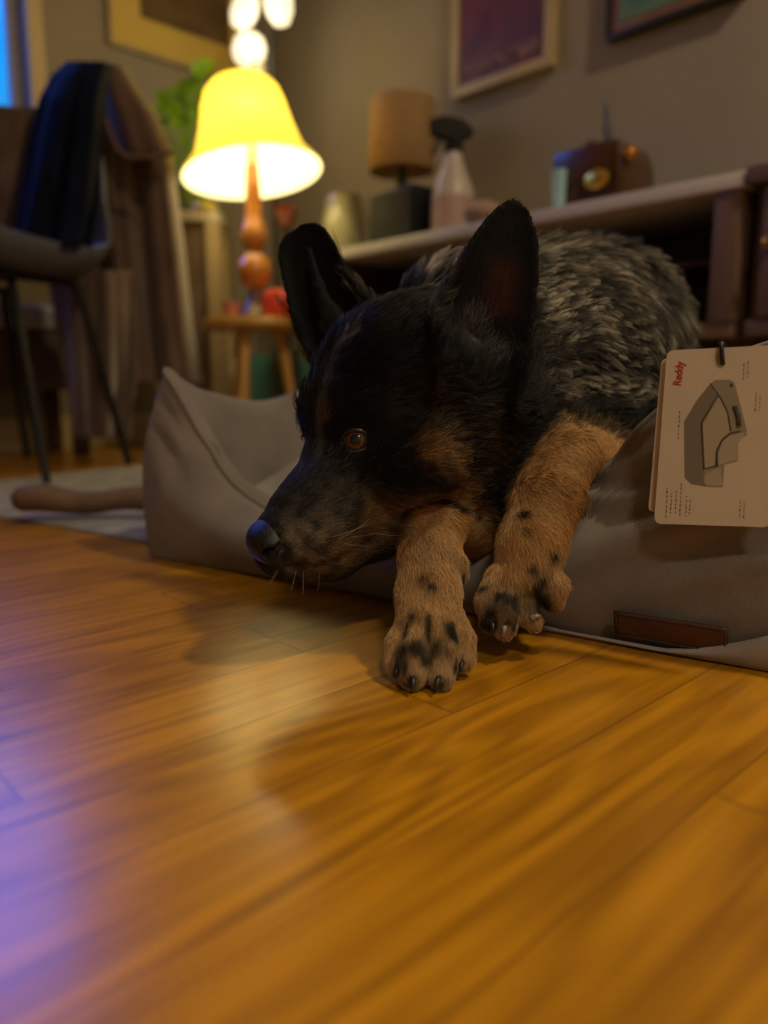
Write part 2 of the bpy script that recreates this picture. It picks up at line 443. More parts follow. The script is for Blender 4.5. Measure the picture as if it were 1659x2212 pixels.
    def surf(u, z):   # outer front surface point of the bolster
        h = sm(H_front, u); a = min(1, (z/h)**(1/.92)); x = .008-.024*math.sin(math.pi*min(1, a*1.08))*(1-.35*a)+.022*a*a
        return BA+BD1*u+BD2*(x-.0045)+Vector((0, 0, z))
    # bottom panel: soft base that shows under the right front corner
    bv = []; bf = []; nb = 100
    for i in range(nb+1):
        u = .55+.248*i/nb; lift = .004+.062*max(0, (u-.66)/.14)**1.5
        for j in range(9):
            z = .0015+lift*j/8; q = surf(u, z)-BD2*(.0035+.004*math.sin(math.pi*j/8)*min(1, (u-.55)/.1)); q.z = z; bv.append(q)
    for i in range(nb):
        for j in range(8): a = i*9+j; bf.append((a, a+9, a+10, a+1))
    o = pyd('base_panel', bv, bf, M_cush, root); sl = o.modifiers.new('thick', 'SOLIDIFY'); sl.thickness = .003
    def strip(name, u0, u1, z0, z1, off, m_, th):
        nn = 16; kk = 5; v = []; f = []
        for i in range(nn+1):
            for j in range(kk+1):
                u = u0+(u1-u0)*i/nn; z = z0+(z1-z0)*j/kk
                p = surf(u, z)-BD2*off; v.append(p)
        for i in range(nn):
            for j in range(kk): k = i*(kk+1)+j; f.append((k, k+kk+1, k+kk+2, k+1))
        o = pyd(name, v, f, m_, root); s2 = o.modifiers.new('t', 'SOLIDIFY'); s2.thickness = th; s2.offset = 0; return o
    # find the span from the photograph's rays on the front plane
    def front(px, py):
        r = ray(px, py); o = Vector((0, 0, CAM_H)); k = (BA-o+BD2*(-.008)).dot(BD2)/r.dot(BD2); p = o+r*k
        return (p-BA).dot(BD1), p.z
    (ua, za), (ub, zb) = front(1325, 1362), front(1573, 1362)
    z0 = front(1450, 1400)[1]; z1 = front(1450, 1338)[1]
    p = strip('leather_patch', ua, ub, max(z0, .004), z1, .003, M_leather, .0018)
    bm = bmesh.new()
    c = [surf(ua+.002, z1-.002), surf(ub-.002, z1-.002), surf(ub-.002, z0+.002), surf(ua+.002, z0+.002)]
    up = [surf(ua+.002+(ub-ua-.004)*i/12, z1-.002)-BD2*.0042 for i in range(13)]
    dn = [surf(ua+.002+(ub-ua-.004)*i/12, max(z0, .004)+.002)-BD2*.0042 for i in range(13)]
    bm_tube(bm, up, .0006, 6); bm_tube(bm, dn, .0006, 6); bm_tube(bm, [up[0], dn[0]], .0006, 6); bm_tube(bm, [up[-1], dn[-1]], .0006, 6)
    from_bm('stitching', bm, M_dark, p)
    return root
bed = build_bed()

# ------------------------------------------------------------------ hang tag on the bed
M_card = noisy('tag_card', (.58, .53, .45), (.61, .555, .47), 40, .6, spec=.3)
M_g1 = mat('tag_ink_grey', (.19, .175, .15), .6); M_g2 = mat('tag_ink_mid', (.28, .26, .225), .6)
M_g3 = mat('tag_ink_light', (.40, .36, .29), .6); M_g4 = mat('tag_ink_dark', (.065, .06, .055), .6)
M_red = mat('tag_ink_red', (.45, .02, .015), .6); M_text = mat('tag_ink_text', (.11, .10, .085), .6)
M_plastic = mat('black_plastic', (.01, .01, .01), .4)
def build_tag():
    TLp = (1441, 757); BLp = (1415, 1131)
    # card plane parallel to the bed's front, 2.6 cm before it
    off = .024
    base = BA-BD2*off
    nrm = (-BD2+Vector((0, 0, .0))).normalized()
    def pl(px, py, lift=0):
        # the top rests on the bolster (nearer to it), bottom swings out
        r = ray(px, py); o = Vector((0, 0, CAM_H)); k = (base-o).dot(BD2)/r.dot(BD2); return o+r*k+nrm*lift
    root = empty('hang_tag', pl(1545, 945)); tag(root, 'cream cardboard hang tag with a grey dog bed drawing, hanging on the bed front', 'tag')
    def outline(corners, rad, n=6):
        out = []
        for i in range(len(corners)):
            p0 = Vector(corners[i-1]); p = Vector(corners[i]); p2 = Vector(corners[(i+1) % len(corners)])
            a = p+(p0-p).normalized()*rad; b = p+(p2-p).normalized()*rad
            for k in range(n+1):
                t = k/n; out.append((1-t)**2*a+2*t*(1-t)*p+t*t*b)
        return out
    def slab(name, poly, lift, m, parent, th=.0005):
        f = [pl(q[0], q[1], lift+th) for q in poly]; bk = [pl(q[0], q[1], lift) for q in poly]
        n = len(poly); bm = bmesh.new(); fv = [bm.verts.new(v) for v in f]; bv = [bm.verts.new(v) for v in bk]
        bm.faces.new(fv); bm.faces.new(bv[::-1])
        for i in range(n): bm.faces.new((fv[i], bv[i], bv[(i+1) % n], fv[(i+1) % n]))
        bmesh.ops.recalc_face_normals(bm, faces=bm.faces)
        return from_bm(name, bm, m, parent, False)
    card = slab('front_card', outline([(1441, 757), (1682, 745), (1664, 1139), (1413, 1131)], 17), 0, M_card, root)
    slab('back_card', outline([(1425, 775), (1640, 765), (1640, 1112), (1396, 1107)], 12), -.006, M_card, root)
    Z = lambda x, y: (1250+x*.3481, 680+y*.3481)
    def shape(name, pts, m, lift=.0006, th=.00006): return slab(name, [Z(*p) for p in pts], lift, m, card, th)
    shape('bed_picture', [(655, 665), (735, 530), (820, 425), (850, 405), (940, 403), (968, 420), (1010, 580), (1045, 720), (1045, 748), (990, 775), (990, 908), (905, 930), (895, 1070), (800, 1066), (700, 1050), (660, 1010)], M_g2)
    shape('picture_outer_wall', [(655, 665), (735, 530), (820, 425), (868, 500), (765, 670), (780, 960), (775, 1000), (790, 1062), (700, 1050), (660, 1010)], M_g1, .00068)
    shape('picture_mattress', [(878, 505), (905, 560), (930, 640), (943, 725), (895, 760), (855, 830), (845, 935), (785, 950), (768, 690)], M_g3, .00068)
    shape('picture_low_front', [(948, 735), (1040, 730), (988, 800), (988, 900), (868, 932), (868, 860), (890, 790)], M_g3, .00074)
    shape('picture_corner', [(880, 945), (830, 965), (790, 990), (778, 1040), (800, 1058), (895, 1062)], M_g3, .00074)
    bm = bmesh.new()
    def line(pts, w):
        vs_ = [pl(*Z(*p), .0008) for p in pts]; bm_tube(bm, vs_, w, 5)
    line([(868, 495), (765, 670), (780, 955), (865, 935)], .0007); line([(875, 500), (925, 600), (945, 720)], .0005)
    line([(1005, 722), (945, 735), (890, 780), (858, 850), (858, 935)], .0007); line([(820, 425), (868, 495)], .0003)
    from_bm('picture_outline', bm, M_g4, card)
    bm = bmesh.new(); bm_tube(bm, [pl(*Z(*p), .0009) for p in ((970, 565), (990, 625), (998, 690))], .0016, 6); from_bm('picture_label', bm, M_g4, card)
    bm = bmesh.new(); bm_tube(bm, [pl(*Z(945, 428), .0008), pl(*Z(957, 442), .0008)], .0009, 5); from_bm('picture_tab', bm, M_g4, card)
    # the red word, reading upwards
    cu = bpy.data.curves.new('word', 'FONT'); cu.body = 'Reddy'; cu.size = 1.0; cu.extrude = .004; cu.offset = .018
    tmp = bpy.data.objects.new('tmp', cu); COL.objects.link(tmp)
    dg = bpy.context.evaluated_depsgraph_get(); dg.update(); me = bpy.data.meshes.new_from_object(tmp.evaluated_get(dg))
    bpy.data.objects.remove(tmp)
    co = np.array([v.co[:] for v in me.vertices]); w = co[:, 0].max(); ymax = co[:, 1].max()
    # baseline runs from (1472,833) up to (1480,780)-ish; letter tops point left
    a = pl(1471, 834, .0008); b = pl(1478, 781, .0008); c = pl(1454, 832, .0008)
    for v in me.vertices:
        x, y, z = v.co; q = a+(b-a)*(x/w)+(c-a)*(y/ymax)+nrm*(z*.01); v.co = q
    link('brand_word', me, M_red, card, False)
    # small print: lines of tiny unreadable words, all running upwards
    r2 = random.Random(3)
    def lines(name, x0, yb, rows, ln, dx, lean=-.05):
        bm = bmesh.new()
        for k in range(rows):
            x = x0+k*dx; y = yb-(r2.uniform(0, .15)*ln if k else 0); end = yb-ln*r2.uniform(.75, 1)
            while y > end:
                wl = r2.uniform(3, 9)
                for q in range(int(wl/1.6)):
                    hgt = r2.choice((2.0, 2.0, 3.0)); yy = y-q*1.6
                    pa = [(x-lean*(yb-yy), yy), (x-lean*(yb-yy), yy-.9), (x-hgt-lean*(yb-yy), yy-.9), (x-hgt-lean*(yb-yy), yy)]
                    bm.faces.new([bm.verts.new(pl(*q2, .00075)) for q2 in pa])
                y -= wl+2.2
        from_bm(name, bm, M_text, card, False)
    lines('small_print', 1467, 948, 1, 72, 6); lines('small_print', 1440, 1118, 4, 72, 10); lines('small_print', 1483, 1115, 2, 48, 8)
    lines('small_print', 1607, 820, 2, 40, 9); lines('small_print', 1633, 888, 2, 42, 9); lines('small_print', 1599, 1120, 2, 52, 9)
    # slot and plastic loop
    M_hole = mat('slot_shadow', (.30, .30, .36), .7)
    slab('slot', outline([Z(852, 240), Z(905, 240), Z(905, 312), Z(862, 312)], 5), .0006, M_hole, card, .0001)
    pts = [pl(1560, 756, -.012), pl(1560, 744, -.005), pl(1560, 742, .002), pl(1561, 756, .004), pl(1562, 776, .0030), pl(1562, 787, .0008)]
    tube_obj('plastic_loop', smooth_path(pts), .0016, M_plastic, root, 8)
build_tag()
# ================================================================== THE DOG
def V3(v): return np.array([v.x, v.y, v.z], dtype=np.float32)
class Field:
    def __init__(s, lo, hi, h):
        s.lo = np.array(lo, np.float32); s.h = h
        s.n = np.ceil((np.array(hi)-s.lo)/h).astype(int)+1
        s.f = np.full(s.n, .03, np.float32)
    def region(s, lo, hi, pad=.035):
        a = np.maximum(((np.array(lo)-pad-s.lo)/s.h).astype(int), 0); b = np.minimum(((np.array(hi)+pad-s.lo)/s.h).astype(int)+1, s.n)
        if (b <= a).any(): return None
        sl = tuple(slice(i, j) for i, j in zip(a, b))
        g = [s.lo[k]+s.h*np.arange(a[k], b[k], dtype=np.float32) for k in range(3)]
        return sl, g[0][:, None, None], g[1][None, :, None], g[2][None, None, :]
    def smin(s, sl, d, k):
        a = s.f[sl]; hh = np.maximum(k-np.abs(a-d), 0)/k
        s.f[sl] = np.minimum(a, d)-hh*hh*k*.25
    def cone(s, a, b, ra, rb, k=.012, sub=False):
        a, b = V3(a), V3(b); R = max(ra, rb)
        q = s.region(np.minimum(a, b)-R, np.maximum(a, b)+R)
        if q is None: return
        sl, X, Y, Z = q; d = b-a; L2 = max(float(d@d), 1e-12)
        t = np.clip(((X-a[0])*d[0]+(Y-a[1])*d[1]+(Z-a[2])*d[2])/L2, 0, 1)
        dist = np.sqrt((X-a[0]-t*d[0])**2+(Y-a[1]-t*d[1])**2+(Z-a[2]-t*d[2])**2)-(ra+(rb-ra)*t)
        s.smin(sl, dist, k)
    def chain(s, pts, k=.012):
        for (p, r), (p2, r2) in zip(pts, pts[1:]): s.cone(p, p2, r, r2, k)
    def ell(s, c, axes, rad, k=.012, cut=False):
        c = V3(c); R = max(rad); q = s.region(c-R, c+R)
        sl, X, Y, Z = q; acc = 0; acc2 = 0
        for ax, r in zip(axes, rad):
            ax = V3(ax); u = (X-c[0])*ax[0]+(Y-c[1])*ax[1]+(Z-c[2])*ax[2]
            acc = acc+(u/r)**2; acc2 = acc2+(u/r**2)**2
        k0 = np.sqrt(acc); k1 = np.sqrt(acc2)+1e-9; d = k0*(k0-1)/k1
        if cut:
            a = s.f[sl]; d = -d; hh = np.maximum(k-np.abs(a-d), 0)/k; s.f[sl] = np.maximum(a, d)+hh*hh*k*.25
        else: s.smin(sl, d, k)
    def ear(s, B, T, w, lt, rt, cup, thick, k=.008):
        """leaf shaped cupped ear; lt/rt half widths along the ear as tables of (v, metres), cup depth table; opening faces w"""
        B, T, w = V3(B), V3(T), V3(w); ax = T-B; L = float(np.linalg.norm(ax)); ax = ax/L
        w = w-ax*(w@ax); w /= np.linalg.norm(w); u = np.cross(ax, w)      # to the right as seen from the opening side
        pts = np.array([B, T]); q = s.region(pts.min(0)-.06, pts.max(0)+.06, .01)
        sl, X, Y, Z = q; dx, dy, dz = X-B[0], Y-B[1], Z-B[2]
        v = (dx*ax[0]+dy*ax[1]+dz*ax[2])/L; uu = dx*u[0]+dy*u[1]+dz*u[2]; ww = dx*w[0]+dy*w[1]+dz*w[2]
        vc = np.clip(v, -.3, 1)
        f = lambda tab: np.interp(vc, [a for a, _ in tab], [b for _, b in tab]).astype(np.float32)
        l_, r_ = f(lt), f(rt); cen = (r_-l_)/2; hw = np.maximum((l_+r_)/2, 1e-4)
        un = (uu-cen)/hw
        w0 = f(cup)*(np.clip(np.abs(un), 0, 1.3)**2.2-.55)
        slope = 1+2.2*f(cup)/hw*.8
        d1 = (np.abs(ww-w0)/slope**.5)-thick*(1.25-.5*vc)
        d2 = (np.abs(un)-1)*hw
        d3 = (v-1)*L
        d = np.maximum(np.maximum(d1, d2), d3)
        kk = .004; a, b = d1, np.maximum(d2, d3); hh = np.maximum(kk-np.abs(a-b), 0)/kk; d = np.maximum(a, b)+hh*hh*kk*.25
        d = np.where(v < -.25, .03, d)
        s.smin(sl, d, k)
    def at(s, p):
        q = (np.asarray(p)-s.lo)/s.h; i = np.clip(np.floor(q).astype(int), 0, s.n-2); t = q-i
        out = 0
        for dx in (0, 1):
            for dy in (0, 1):
                for dz in (0, 1):
                    w = (t[..., 0] if dx else 1-t[..., 0])*(t[..., 1] if dy else 1-t[..., 1])*(t[..., 2] if dz else 1-t[..., 2])
                    out = out+w*s.f[i[..., 0]+dx, i[..., 1]+dy, i[..., 2]+dz]
        return out
    def hit(s, px, py, y0=.45, y1=1.2):
        r = ray(px, py); ys = np.arange(y0, y1, .001); p = np.stack([r.x/r.y*ys, ys, CAM_H+r.z/r.y*ys], 1)
        ok = ((p > s.lo) & (p < s.lo+(s.n-1)*s.h)).all(1); d = np.where(ok, s.at(p), .1)
        i = np.argmax(d < 0)
        if d[i] >= 0: i = int(np.argmin(d))
        return Vector(p[i])
    def grad(s, p):
        e = s.h; p = np.asarray(p, float); g = np.stack([s.at(p+np.eye(3)[k]*e)-s.at(p-np.eye(3)[k]*e) for k in range(3)], -1)
        return g/np.maximum(np.linalg.norm(g, axis=-1, keepdims=True), 1e-9)
    def mesh(s):
        f = s.f; ins = f < 0
        c = [ins[dx:ins.shape[0]-1+dx, dy:ins.shape[1]-1+dy, dz:ins.shape[2]-1+dz] for dx in (0, 1) for dy in (0, 1) for dz in (0, 1)]
        anyi = c[0].copy(); alli = c[0].copy()
        for x in c[1:]: anyi |= x; alli &= x
        act = np.argwhere(anyi & ~alli)
        idx = np.full(anyi.shape, -1, np.int32); idx[tuple(act.T)] = np.arange(len(act))
        cor = [(dx, dy, dz) for dx in (0, 1) for dy in (0, 1) for dz in (0, 1)]
        val = np.stack([f[act[:, 0]+a, act[:, 1]+b, act[:, 2]+d] for a, b, d in cor], 1)
        acc = np.zeros((len(act), 3)); cnt = np.zeros(len(act))
        for i in range(8):
            for j in range(i+1, 8):
                ci, cj = np.array(cor[i]), np.array(cor[j])
                if abs(ci-cj).sum() != 1: continue
                m_ = (val[:, i] < 0) != (val[:, j] < 0); t = val[:, i]/np.where(m_, val[:, i]-val[:, j], 1)
                acc += np.where(m_[:, None], ci+(cj-ci)*t[:, None], 0); cnt += m_
        verts = s.lo+s.h*(act+acc/cnt[:, None])
        faces = []
        for ax in range(3):
            sl0 = [slice(None)]*3; sl1 = [slice(None)]*3; sl0[ax] = slice(0, -1); sl1[ax] = slice(1, None)
            a_, b_ = ins[tuple(sl0)], ins[tuple(sl1)]
            e = np.argwhere(a_ != b_); o1, o2 = [(1, 2), (2, 0), (0, 1)][ax]
            ok = (e[:, o1] > 0) & (e[:, o2] > 0) & (e[:, o1] < idx.shape[o1]) & (e[:, o2] < idx.shape[o2]) & (e[:, ax] < idx.shape[ax])
            e = e[ok]; flip = a_[tuple(e.T)]
            def cell(d1, d2):
                q = e.copy(); q[:, o1] -= d1; q[:, o2] -= d2; return idx[tuple(q.T)]
            qd = np.stack([cell(1, 1), cell(0, 1), cell(0, 0), cell(1, 0)], 1)
            qd[~flip] = qd[~flip][:, ::-1]; faces.append(qd)
        return verts, np.concatenate(faces)

FD = Field((-.16, .48, -.005), (.44, 1.30, .46), .0026)
def pr(px, py, Y, r): return (P(px, py, Y), r)
# --- trunk and neck
FD.chain([pr(1060, 860, .745, .080), pr(1185, 800, .83, .098), pr(1270, 735, .955, .100), pr(1285, 725, 1.12, .098)], .03)
FD.chain([pr(960, 790, .72, .066), pr(1080, 760, .80, .075), pr(1180, 722, .885, .090)], .03)          # nape
FD.ell(P(1000, 680, .815), (Vector((1, 0, 0)), Vector((0, 1, 0)), Vector((0, 0, 1))), (.062, .06, .050), .03)
FD.chain([pr(930, 930, .70, .066), pr(1090, 990, .735, .066), pr(1230, 960, .80, .085)], .03)              # throat to chest
FD.chain([pr(960, 1050, .69, .030), pr(1060, 1070, .70, .028), pr(1150, 1040, .75, .045)], .03)
# --- skull.  Axes of the head: forward, to the dog's left (towards us), up
HF = (P(560, 1180, .585)-P(850, 830, .685)).normalized()
HL = Vector((.64, -.76, .06)); HL = (HL-HF*HL.dot(HF)).normalized(); HU = HL.cross(HF).normalized()
if HU.z < 0: HU = -HU
HC = P(850, 832, .690)
FD.ell(HC, (HF, HL, HU), (.082, .066, .068), .02)
FD.ell(P(905, 950, .680), (HF, HL, HU), (.072, .062, .058), .025)                                  # jaw muscles
FD.ell(P(960, 940, .665), (Vector((1, 0, 0)), Vector((0, 1, 0)), Vector((0, 0, 1))), (.048, .045, .062), .03)
FD.chain([pr(800, 960, .668, .056), pr(742, 1062, .642, .0385), pr(680, 1118, .616, .0315), pr(634, 1168, .600, .0268), pr(610, 1178, .594, .0205)], .022)
FD.chain([pr(880, 1082, .660, .034), pr(790, 1130, .640, .0300), pr(712, 1186, .618, .0235), pr(655, 1212, .603, .0155)], .012)   # lower jaw and lips
FD.chain([pr(735, 880, .655, .024), pr(760, 905, .640, .020), pr(815, 925, .628, .018)], .016)                                     # brow ridge, near
FD.chain([pr(690, 880, .685, .017), pr(684, 902, .690, .015)], .016)                                   # brow, far side
FD.chain([pr(800, 1010, .630, .022), pr(870, 1010, .615, .022), pr(930, 985, .610, .025)], .02)              # cheek bone
# --- legs
WL = [pr(1120, 1070, .80, .040), pr(1020, 1142, .705, .0215), pr(940, 1128, .640, .0225), pr(928, 1205, .613, .0225), pr(925, 1290, .590, .0235), pr(924, 1345, .570, .0240)]
WR = [pr(1400, 960, .84, .040), pr(1310, 1000, .745, .023), pr(1218, 990, .672, .0250), pr(1185, 1075, .650, .0270), pr(1150, 1175, .630, .0262), pr(1128, 1255, .617, .0250)]
FD.chain(WL, .012); FD.chain(WR, .012)
FD.cone(P(955, 1120, .640), P(900, 1130, .636), .022, .018, .012)
TOES_L = [[pr(888, 1335, .572, .0100), pr(864, 1390, .560, .0108), pr(855, 1434, .550, .0090)],
          [pr(908, 1345, .562, .0105), pr(895, 1408, .543, .0122), pr(892, 1460, .532, .0102)],
          [pr(948, 1345, .562, .0105), pr(957, 1408, .543, .0122), pr(953, 1460, .532, .0102)],
          [pr(974, 1330, .572, .0100), pr(996, 1382, .562, .0110), pr(1001, 1422, .556, .0094)]]
TOES_R = [[pr(1080, 1245, .613, .0105), pr(1056, 1300, .603, .0112), pr(1058, 1340, .597, .0090)],
          [pr(1106, 1262, .607, .0105), pr(1092, 1322, .594, .0118), pr(1090, 1356, .590, .0095)],
          [pr(1140, 1258, .609, .0100), pr(1130, 1318, .598, .0112), pr(1150, 1342, .594, .0084)],
          [pr(1172, 1230, .617, .0115), pr(1196, 1268, .610, .0122), pr(1195, 1296, .607, .0098)]]
for t in TOES_L+TOES_R: FD.chain(t, .0022)
FD.cone(P(990, 1215, .607), P(999, 1240, .606), .007, .005, .006)                    # dewclaw pad
# --- ears
kk = .655/1661
FD.ear(P(1040, 790, .645), P(1116, 428, .662), Vector((.10, -1, .05)),
       [(-.25, 95*kk), (0, 108*kk), (.14, 122*kk), (.28, 130*kk), (.41, 116*kk), (.55, 98*kk), (.69, 82*kk), (.8, 65*kk), (.91, 43*kk), (.97, 24*kk), (1, 8*kk)],
       [(-.25, 76*kk), (0, 80*kk), (.14, 83*kk), (.41, 83*kk), (.55, 79*kk), (.69, 71*kk), (.8, 61*kk), (.91, 42*kk), (.97, 22*kk), (1, 8*kk)],
       [(-.25, .040), (0, .034), (.3, .026), (.6, .015), (1, .004)], .0030)
kk = .77/1661
FD.ear(P(752, 742, .765), P(634, 492, .785), Vector((-.32, -.95, .0)),
       [(-.25, 80*kk), (0, 84*kk), (.2, 88*kk), (.45, 82*kk), (.7, 68*kk), (.86, 58*kk), (.95, 42*kk), (1, 22*kk)],
       [(-.25, 95*kk), (0, 98*kk), (.2, 90*kk), (.45, 72*kk), (.7, 72*kk), (.86, 66*kk), (.95, 48*kk), (1, 22*kk)],
       [(-.25, .034), (0, .030), (.3, .026), (.6, .018), (1, .005)], .0034)
FD.chain([pr(668, 538, .765, .0030), pr(690, 620, .750, .0045), pr(722, 700, .735, .008), pr(750, 745, .725, .012)], .006)   # front rim of the far ear
FD.cone(P(985, 840, .650), P(1080, 850, .665), .026, .022, .03)                       # muscle under the near ear
FD.cone(P(925, 740, .670), P(955, 800, .660), .024, .02, .03)
# --- eye socket
EH = FD.hit(768, 952); EN = Vector(FD.grad(np.array([EH[:]]))[0])
VIEW = (Vector((0, 0, CAM_H))-EH).normalized()
ED = (EN*.6+VIEW*.4).normalized(); ER = .0126
EC = EH-ED*(ER*.72)
FD.ell(EH+ED*.002, (ED, ED.orthogonal(), ED.cross(ED.orthogonal())), (.010, .0122, .0122), .006, cut=True)
# --- mouth line: a shallow groove along the lips
mo = [FD.hit(*q) for q in ((604, 1226), (640, 1226), (690, 1222), (740, 1205), (790, 1175), (835, 1145))]
for a, b in zip(mo, mo[1:]):
    FD2k = .004
    aa, bb = V3(a), V3(b); q = FD.region(np.minimum(aa, bb)-.004, np.maximum(aa, bb)+.004, .006)
    sl, X, Y, Z = q; d = bb-aa; t = np.clip(((X-aa[0])*d[0]+(Y-aa[1])*d[1]+(Z-aa[2])*d[2])/float(d@d), 0, 1)
    dist = -(np.sqrt((X-aa[0]-t*d[0])**2+(Y-aa[1]-t*d[1])**2+(Z-aa[2]-t*d[2])**2)-.0022)
    A = FD.f[sl]; hh = np.maximum(FD2k-np.abs(A-dist), 0)/FD2k; FD.f[sl] = np.maximum(A, dist)+hh*hh*FD2k*.25

dv, df = FD.mesh()
# keep the surface above the floor
dv[:, 2] = np.maximum(dv[:, 2], .0015)
# light smoothing
nv = len(dv)
e0 = np.concatenate([df[:, 0], df[:, 1], df[:, 2], df[:, 3]]); e1 = np.concatenate([df[:, 1], df[:, 2], df[:, 3], df[:, 0]])
for _ in range(2):
    acc = np.zeros((nv, 3)); cn = np.zeros(nv)
    for k in range(3): acc[:, k] = np.bincount(e0, dv[e1, k], nv)+np.bincount(e1, dv[e0, k], nv)
    cn = np.bincount(e0, minlength=nv)+np.bincount(e1, minlength=nv)
    dv = dv*.5+.5*acc/cn[:, None]
dn = FD.grad(dv)

# --- colours of the coat (linear)
BLK = np.array([.0045, .0045, .0052]); TAN = np.array([.40, .215, .075]); TAN2 = np.array([.52, .33, .155]); GRY = np.array([.20, .185, .16]); LGT = np.array([.42, .38, .31]); SLT = np.array([.055, .05, .046])
HX = P(640, 1150, .60)
def seg_w(p, a, b, r):
    a, b = V3(a).astype(float), V3(b).astype(float); d = b-a; t = np.clip(((p-a)@d)/max(d@d, 1e-9), 0, 1)
    return np.exp(-(np.linalg.norm(p-a-t[:, None]*d, axis=1)/r)**2)
def H(px, py): return FD.hit(px, py)
def mirror(v): return v-HL*2*((v-HC).dot(HL)-.0)
PATCH = []   # (a, b, radius, colour, strength, speckle)
def patch(a, b, r, c, s, sp=0, mir=False):
    PATCH.append((a, b, r, c, s, sp))
    if mir: PATCH.append((mirror(a), mirror(b), r, c, s, sp))
patch(H(668, 1185), H(775, 1130), .024, np.array([.155,.120,.082]), .78, .95, True)
patch(H(690, 1222), H(800, 1150), .017, TAN*.42, .8, .7, True)
patch(H(870, 1098), H(990, 1062), .010, TAN*.95, .95, .2, True)
patch(H(800, 1120), H(905, 1075), .010, TAN*.6, .8, .4, True)
patch(H(930, 965), H(985, 1005), .011, TAN*.85, .85, .35, True)
patch(H(985, 1010), H(1010, 1050), .010, TAN*.45, .7, .6, True)
patch(H(900, 870), H(1040, 960), .020, TAN*.22, .55, .9, True)
patch(H(1060, 960), H(1080, 1060), .020, TAN*.16, .5, .9, True)
patch(H(650, 1080), H(720, 1090), .016, GRY*.16, .5, .8, True)
patch(H(692, 895), H(700, 903), .005, TAN*.45, .7, .3, False)
blz = [H(745, 738), H(718, 770), H(700, 830), H(692, 880), H(690, 930), H(684, 985)]
for a, b in zip(blz, blz[1:]): patch(a, b, .0042, GRY*.32, .8, .3)
patch(H(750, 728), H(735, 745), .0050, LGT*.5, .8, .3)
patch(H(900, 640), H(970, 610), .030, GRY*.5, .7, .6)
patch(H(820, 690), H(920, 670), .014, GRY*.28, .6, .5)
DARK_SPOTS = [(866, 1405, .0065), (862, 1440, .006), (904, 1400, .0060), (935, 1395, .0068), (918, 1425, .0040), (978, 1370, .0055), (885, 1470, .006), (955, 1475, .005), (966, 1410, .004), (985, 1440, .004), (912, 1245, .0055), (930, 1262, .005), (893, 1330, .004), (970, 1350, .0045),
              (1075, 1290, .0075), (1098, 1305, .0075), (1062, 1325, .0060), (1050, 1345, .006), (1098, 1345, .0045), (1165, 1255, .0080), (1155, 1290, .0090), (1150, 1225, .005), (1178, 1310, .007), (1160, 1300, .008), (1130, 1110, .0045), (1195, 1195, .0045), (1045, 1270, .005), (1138, 1145, .004)]
SPOTS = [(H(a, b), r*(1.3 if b > 1280 else 1)) for a, b, r in DARK_SPOTS]
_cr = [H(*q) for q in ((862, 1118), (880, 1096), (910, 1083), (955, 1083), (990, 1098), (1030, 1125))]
CREASE_SHADE = list(zip(_cr, _cr[1:]))*3  # shade under the jaw and between the toes, painted black into the coat
for q in (((880, 1350), (876, 1445)), ((925, 1330), (923, 1475)), ((977, 1345), (984, 1435)), ((1076, 1285), (1072, 1350)), ((1112, 1285), (1110, 1360)), ((1156, 1262), (1168, 1318))): CREASE_SHADE.append((H(*q[0]), H(*q[1])))
LEGSEG = [(a[0], b[0]) for a, b in list(zip(WL, WL[1:]))[1:]]+[(a[0], b[0]) for a, b in list(zip(WR, WR[1:]))[1:]]
LEGSEG += [(t[i][0], t[i+1][0]) for t in TOES_L+TOES_R for i in (0, 1)]
EYEV = V3(EH).astype(float)
TORC = [(V3(P(1060, 860, .745)), V3(P(1185, 800, .83))), (V3(P(1185, 800, .83)), V3(P(1270, 735, .955))), (V3(P(1270, 735, .955)), V3(P(1285, 725, 1.12))), (V3(P(1185, 722, .885)), V3(P(990, 715, .815)))]
def zones(p):
    """weights of leg, head, torso for points"""
    leg = np.zeros(len(p))
    for a, b in LEGSEG: leg = np.maximum(leg, seg_w(p, a, b, .055))
    hd = np.maximum(seg_w(p, HC, P(620, 1170, .597), .075), seg_w(p, P(900, 940, .68), P(700, 1160, .62), .07))
    tr = np.zeros(len(p))
    for a, b in TORC: tr = np.maximum(tr, seg_w(p, Vector(a), Vector(b), .18))
    return leg, hd, tr
EARS = [(P(1040, 790, .645), P(1116, 428, .662)), (P(752, 742, .765), P(634, 492, .785))]
def pale(p):
    leg, hd, tr = zones(p); nz = snoise(p, 70, 77)*.008
    return np.clip((tr-.5)*4, 0, 1)*(1-np.clip((hd-.55)*4, 0, 1))*np.clip((p[:, 2]+nz-.195)/.03, 0, 1)*np.clip(np.maximum((p[:, 0]+nz-.122)/.02, (p[:, 2]+nz-.292)/.02), 0, 1)
